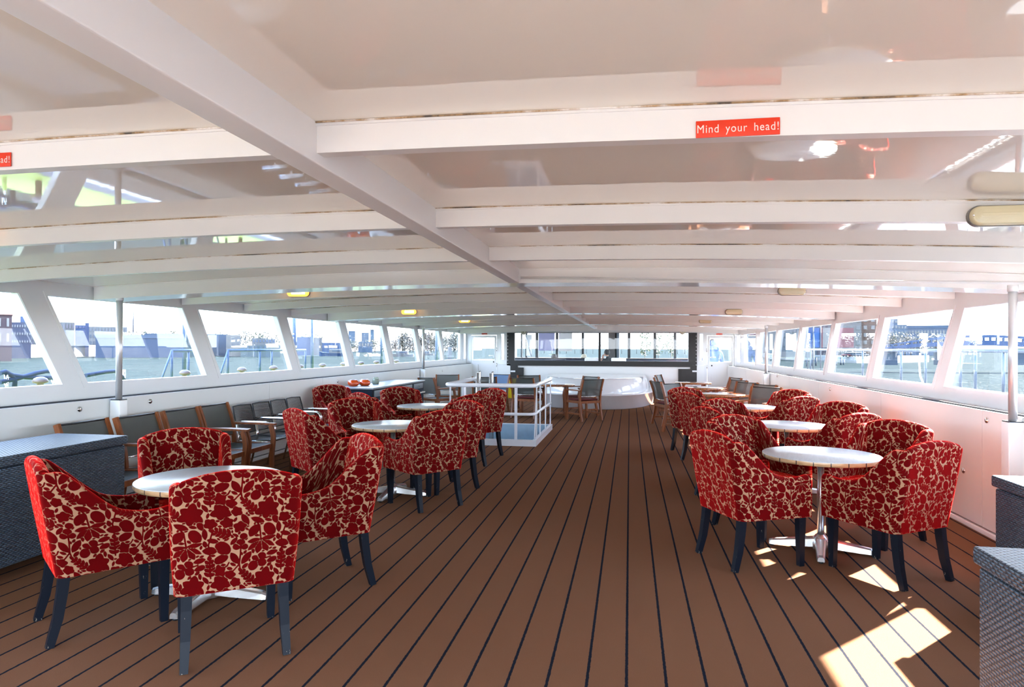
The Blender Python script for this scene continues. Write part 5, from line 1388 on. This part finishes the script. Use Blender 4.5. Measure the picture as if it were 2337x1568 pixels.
# ------------------------------------------------------------------ the wheelhouse ahead
M['lilac'] = simple('lilac_chart', (.28, .28, .46), .7); M['paper'] = simple('white_chart', (.62, .62, .62), .8)
YW = 25.6
wr = MB().box(-5.0, 3.0, YF + .1, 27.2, 2.34, 2.42); wr.box(-5.0, -4.5, 26.2, 27.2, 0, 2.34); wr.box(2.5, 3.0, 26.2, 27.2, 0, 2.34); o = wr.build('ceiling_wheelhouse_shade', M['wall']); o['kind'] = 'structure'  # unseen roof and side walls, added to shade the wheelhouse from sun
def wx(px, y=YW): return at(px, 800, y=y).x
def wzz(py, y=YW): return at(1370, py, y=y).z
for i, (px, w_, lab) in enumerate([(1190, .05, 'dark blue window post at the left end of the wheelhouse'), (1201, .07, 'dark wheelhouse post left of the lilac chart'), (1225, .10, 'dark wheelhouse post between the two charts on the left'), (1271, .09, 'grey wheelhouse post left of the white chart'), (1330, .09, 'grey wheelhouse post right of the white chart'),
        (1435.5, .10, 'dark wheelhouse post right of the seated person'), (1494.5, .10, 'dark wheelhouse post between the thin trees'), (1540.5, .09, 'dark wheelhouse post near the right end')]):
    o = MB().box(-w_ / 2, w_ / 2, 0, .12, 0.0, 2.335).build('wheelhouse_post', M['frameblack'], None, (wx(px), YW, 0)); tag(o, lab, 'post', 'wheelhouse window posts')
o = MB().box(-.16, .16, 0, .3, 0, 2.335).build('column', cm((.16, .14, .13), .5), None, (wx(1396), YW + 1.2, 0)); tag(o, 'grey-brown column behind the seated person', 'column')
o = MB().box(-.08, .08, 0, .3, 0, 2.335).build('column', cm((.20, .26, .32), .5), None, (wx(1407), YW + 1.2, 0)); tag(o, 'pale blue column beside the grey-brown column', 'column')
def sheet_(px0, px1, py0, py1, m, lab, y=YW - .05):
    o = MB().box(wx(px0, y), wx(px1, y), y, y + .012, wzz(py1, y), wzz(py0, y)).build('chart', m); tag(o, lab, 'chart', 'charts on the wheelhouse windows'); return o
sheet_(1229, 1266, 752, 801, M['lilac'], 'lilac chart with rows of faint print on the wheelhouse window')
sheet_(1275, 1306, 752, 802, M['paper'], 'white chart sheet on the wheelhouse window')
sheet_(1201, 1214, 764, 813, M['paper'], 'tall white board at the left of the wheelhouse', YW - .6)
cs = thing('helm_console', 'long low console under the wheelhouse windows', 'console', (0, YW - .55, 0))
MB().rbox(wx(1176), wx(1568), -.25, .3, 0, wzz(818), .03).build('cabinet_body', cm((.03, .05, .10), .4), cs)
MB().rbox(wx(1176), wx(1568), -.3, .3, wzz(818), wzz(816.5), .01).build('desk_top', cm((.22, .15, .12), .3), cs)
for px, lab in ((1268, 'round dark compass on the helm console'), (1335, 'pale instrument box on the helm console')):
    o = MB().lathe([(0, 0), (.10, 0), (.10, .06), (.07, .13), (0, .14)], 20).build('instrument', M['black'] if px < 1300 else M['cream'], None, (wx(px), YW - .6, wzz(816.5))); tag(o, lab, 'instrument')
# strut seen behind the left loudspeaker
o = MB().tube([at(1200, 765, y=YF + .5), at(1213, 814, y=YF + .5)], .02, 8).build('strut', M['alu']); tag(o, 'slanting grey strut behind the wheelhouse glass, left', 'strut')
def seat(px, lab, y):
    t = thing('helm_chair', lab, 'chair', (wx(px, y), y, 0), 0, 'white helm chairs')
    MB().rbox(-.26, .26, -.30, -.16, .62, 1.22, .06).build('backrest', M['wall'], t); MB().rbox(-.26, .26, -.3, .25, .5, .64, .05).build('seat', M['wall'], t)
    for sx in (-1, 1): MB().rbox(sx * .30 - .04, sx * .30 + .04, -.25, .2, .72, .80, .03).build('armrest', M['black'], t)
    MB().tube([(0, 0, .05), (0, 0, .5)], .05, 12).build('pedestal', M['alu'], t); MB().lathe([(0, 0), (.26, 0), (.24, .05), (0, .06)], 24).build('foot_plate', M['alu'], t)
seat(1412, 'white helm chair with the seated person, right of the centre mullion', 24.2)
seat(1352, 'white helm chair left of the centre mullion', 24.4)

def skin_figure(name, parent, bones, mat_):
    """bones: chains of (point, radius); one continuous skinned surface"""
    verts, edges, rad = [], [], []; index = {}
    for ch in bones:
        prev = None
        for p, r in ch:
            k = tuple(round(c, 4) for c in p)
            if k not in index: index[k] = len(verts); verts.append(p); rad.append(r)
            i = index[k]
            if prev is not None and prev != i: edges.append((prev, i))
            prev = i
    me = bpy.data.meshes.new(name); me.from_pydata(verts, edges, []); o = bpy.data.objects.new(name, me); COL.objects.link(o); o.parent = parent
    sk = o.modifiers.new('skin', 'SKIN'); sl = me.skin_vertices[0].data
    for i, r in enumerate(rad): sl[i].radius = (r if isinstance(r, tuple) else (r, r)); sl[i].use_root = (i == 0)
    sk.use_smooth_shade = True
    ss = o.modifiers.new('sub', 'SUBSURF'); ss.levels = 2; ss.render_levels = 2
    me.materials.append(mat_); return o
M['skin'] = simple('skin', (.50, .27, .19), .5, sss=.05); M['hair'] = simple('dark_hair', (.012, .010, .010), .6)
M['darkcloth'] = simple('black_cloth', (.012, .012, .016), .8); M['navy'] = simple('blue_coat', (.05, .09, .23), .75, var=.2, vscale=12); M['reflect'] = simple('pale_reflective_band', (.6, .62, .66), .4); M['greycloth'] = simple('grey_trousers', (.05, .055, .07), .8)
def head(parent, c, r, face_dir, hair=None):
    """skull with nose, eyes, mouth and ears on a turned pivot"""
    a = math.atan2(-face_dir[0], face_dir[1]); m = MB()
    m.ball((0, 0, 0), r, (.80, .95, 1.12), 24, 16)
    m.ball((0, r * .62, -r * .55), r * .52, (.95, .85, .75), 16, 10)          # jaw
    m.ball((0, r * .98, -r * .12), r * .17, (.7, 1.1, 1.3), 10, 8)            # nose
    for s in (-1, 1): m.ball((s * r * .80, 0, -r * .08), r * .24, (.35, .8, 1.15), 10, 8)
    h = m.build('head', M['skin'], parent, c, a)
    for s in (-1, 1): MB().ball((s * r * .30, r * .84, r * .06), r * .10, (1.2, .7, .7), 10, 8).build('eye', M['darkcloth'], h)
    MB().ball((0, r * .98, -r * .55), r * .14, (1.7, .5, .4), 10, 8).build('mouth', M['redink'], h)
    if hair:
        g = MB(); g.ball((0, -r * .10, r * .20), r * 1.08, (.86, .98, 1.02), 22, 14); g.build('hair', M['hair'], h)
    return h
def hand(parent, c, d, up, curl=.5, s=1.0):
    d = Vector(d).normalized(); up = Vector(up); side = d.cross(up).normalized(); up = side.cross(d)
    c = Vector(c); bones = [[(tuple(c), .026 * s), (tuple(c + d * .045 * s), .032 * s), (tuple(c + d * .085 * s), .030 * s)]]
    for i, (o_, L) in enumerate(((-.030, .066), (-.010, .076), (.010, .072), (.028, .056))):
        b0 = c + d * .085 * s + side * o_ * s; pts = [(tuple(c + d * .085 * s), .030 * s), (tuple(b0 + d * .012 * s), .0095 * s)]
        dd = d.copy()
        for k in range(3):
            dd = (dd - up * curl * .5).normalized(); b0 = b0 + dd * L * s / 2.6; pts.append((tuple(b0 + d * .012 * s), (.0088 - .001 * k) * s))
        bones.append(pts)
    tb = c + d * .03 * s - side * .02 * s
    bones.append([(tuple(c + d * .045 * s), .032 * s), (tuple(tb - side * .02 * s + d * .015 * s), .011 * s), (tuple(tb - side * .032 * s + d * .04 * s - up * .01), .0095 * s), (tuple(tb - side * .030 * s + d * .065 * s - up * .02), .0085 * s)])
    return skin_figure('hand', parent, bones, M['skin'])
# the person in the helm chair, seen from behind and leaning left with an arm raised to the face
sp = thing('person', 'dark-haired person in black seated in the helm chair, arm raised to the face', 'person', (wx(1391, 24.0), 24.0, 0), .35)
skin_figure('body', sp, [[((0, 0, .66), .14), ((0, -.02, .82), .14), ((-.02, 0, 1.00), (.17, .12)), ((-.05, .02, 1.13), (.13, .10)), ((-.06, .03, 1.20), .055), ((-.07, .04, 1.27), .05)],
    [((-.05, .02, 1.13), (.13, .10)), ((.13, .02, 1.11), .062), ((.24, .12, .92), .048), ((.22, .30, .86), .036)],
    [((-.05, .02, 1.13), (.13, .10)), ((-.21, .03, 1.10), .062), ((-.30, .16, .98), .048), ((-.20, .20, 1.16), .036)],
    [((0, 0, .66), .14), ((.10, .06, .66), .095), ((.13, .42, .66), .075), ((.13, .48, .25), .052), ((.13, .50, .06), .045), ((.13, .64, .04), .04)],
    [((0, 0, .66), .14), ((-.10, .06, .66), .095), ((-.13, .42, .66), .075), ((-.13, .48, .25), .052), ((-.13, .50, .06), .045), ((-.13, .64, .04), .04)]], M['darkcloth'])
skin_figure('forearm', sp, [[((-.30, .155, .985), .05), ((-.25, .18, 1.08), .042), ((-.20, .20, 1.17), .034)]], M['skin'])
head(sp, (-.08, .06, 1.38), .105, (-.5, .8), hair=True)
hand(sp, (-.20, .20, 1.17), (.25, -.1, 1), (-.3, 1, 0), .35); hand(sp, (.22, .30, .86), (0, 1, -.1), (0, 0, 1), .5)
# the person standing outside the right door, back to the saloon, hood down
YP = 22.9
pp = thing('person', 'person in a blue hooded coat standing outside the right front door', 'person', (at(1627, 800, y=YP).x, YP, 0), .12)
skin_figure('body', pp, [[((0, 0, .92), (.17, .13)), ((0, 0, 1.10), (.19, .14)), ((0, -.01, 1.32), (.22, .15)), ((0, -.01, 1.46), (.19, .12)), ((0, 0, 1.55), .07), ((0, .01, 1.62), .06)],
    [((0, -.01, 1.46), (.19, .12)), ((.24, -.01, 1.42), .085), ((.30, .0, 1.16), .068), ((.29, .12, .94), .052)],
    [((0, -.01, 1.46), (.19, .12)), ((-.24, -.01, 1.42), .085), ((-.30, .0, 1.16), .068), ((-.29, .12, .94), .052)],
    [((0, 0, .92), (.17, .13)), ((.10, 0, .84), .10), ((.11, .01, .48), .07), ((.11, -.01, .10), .05), ((.11, .13, .045), .045)],
    [((0, 0, .92), (.17, .13)), ((-.10, 0, .84), .10), ((-.11, .01, .48), .07), ((-.11, -.01, .10), .05), ((-.11, .13, .045), .045)]], M['navy'])
head(pp, (0, .03, 1.73), .112, (-.45, .9), hair=True)
hd_ = MB(); hd_.ball((0, -.06, 1.56), .19, (1.1, .75, .62), 20, 12); hd_.ball((0, .0, 1.70), .14, (1.0, 1.0, .95), 20, 12); hd_.build('hood', M['navy'], pp)
for s_ in (-1, 1):
    MB().lathe([(.062, 0), (.075, .01), (.075, .05), (.062, .06)], 18, (s_ * .29, .075, 1.0)).build('cuff_band', M['reflect'], pp)
    hand(pp, (s_ * .29, .12, .94), (0, .15, -1), (0, 1, 0), .45)
bpy.context.view_layer.update()
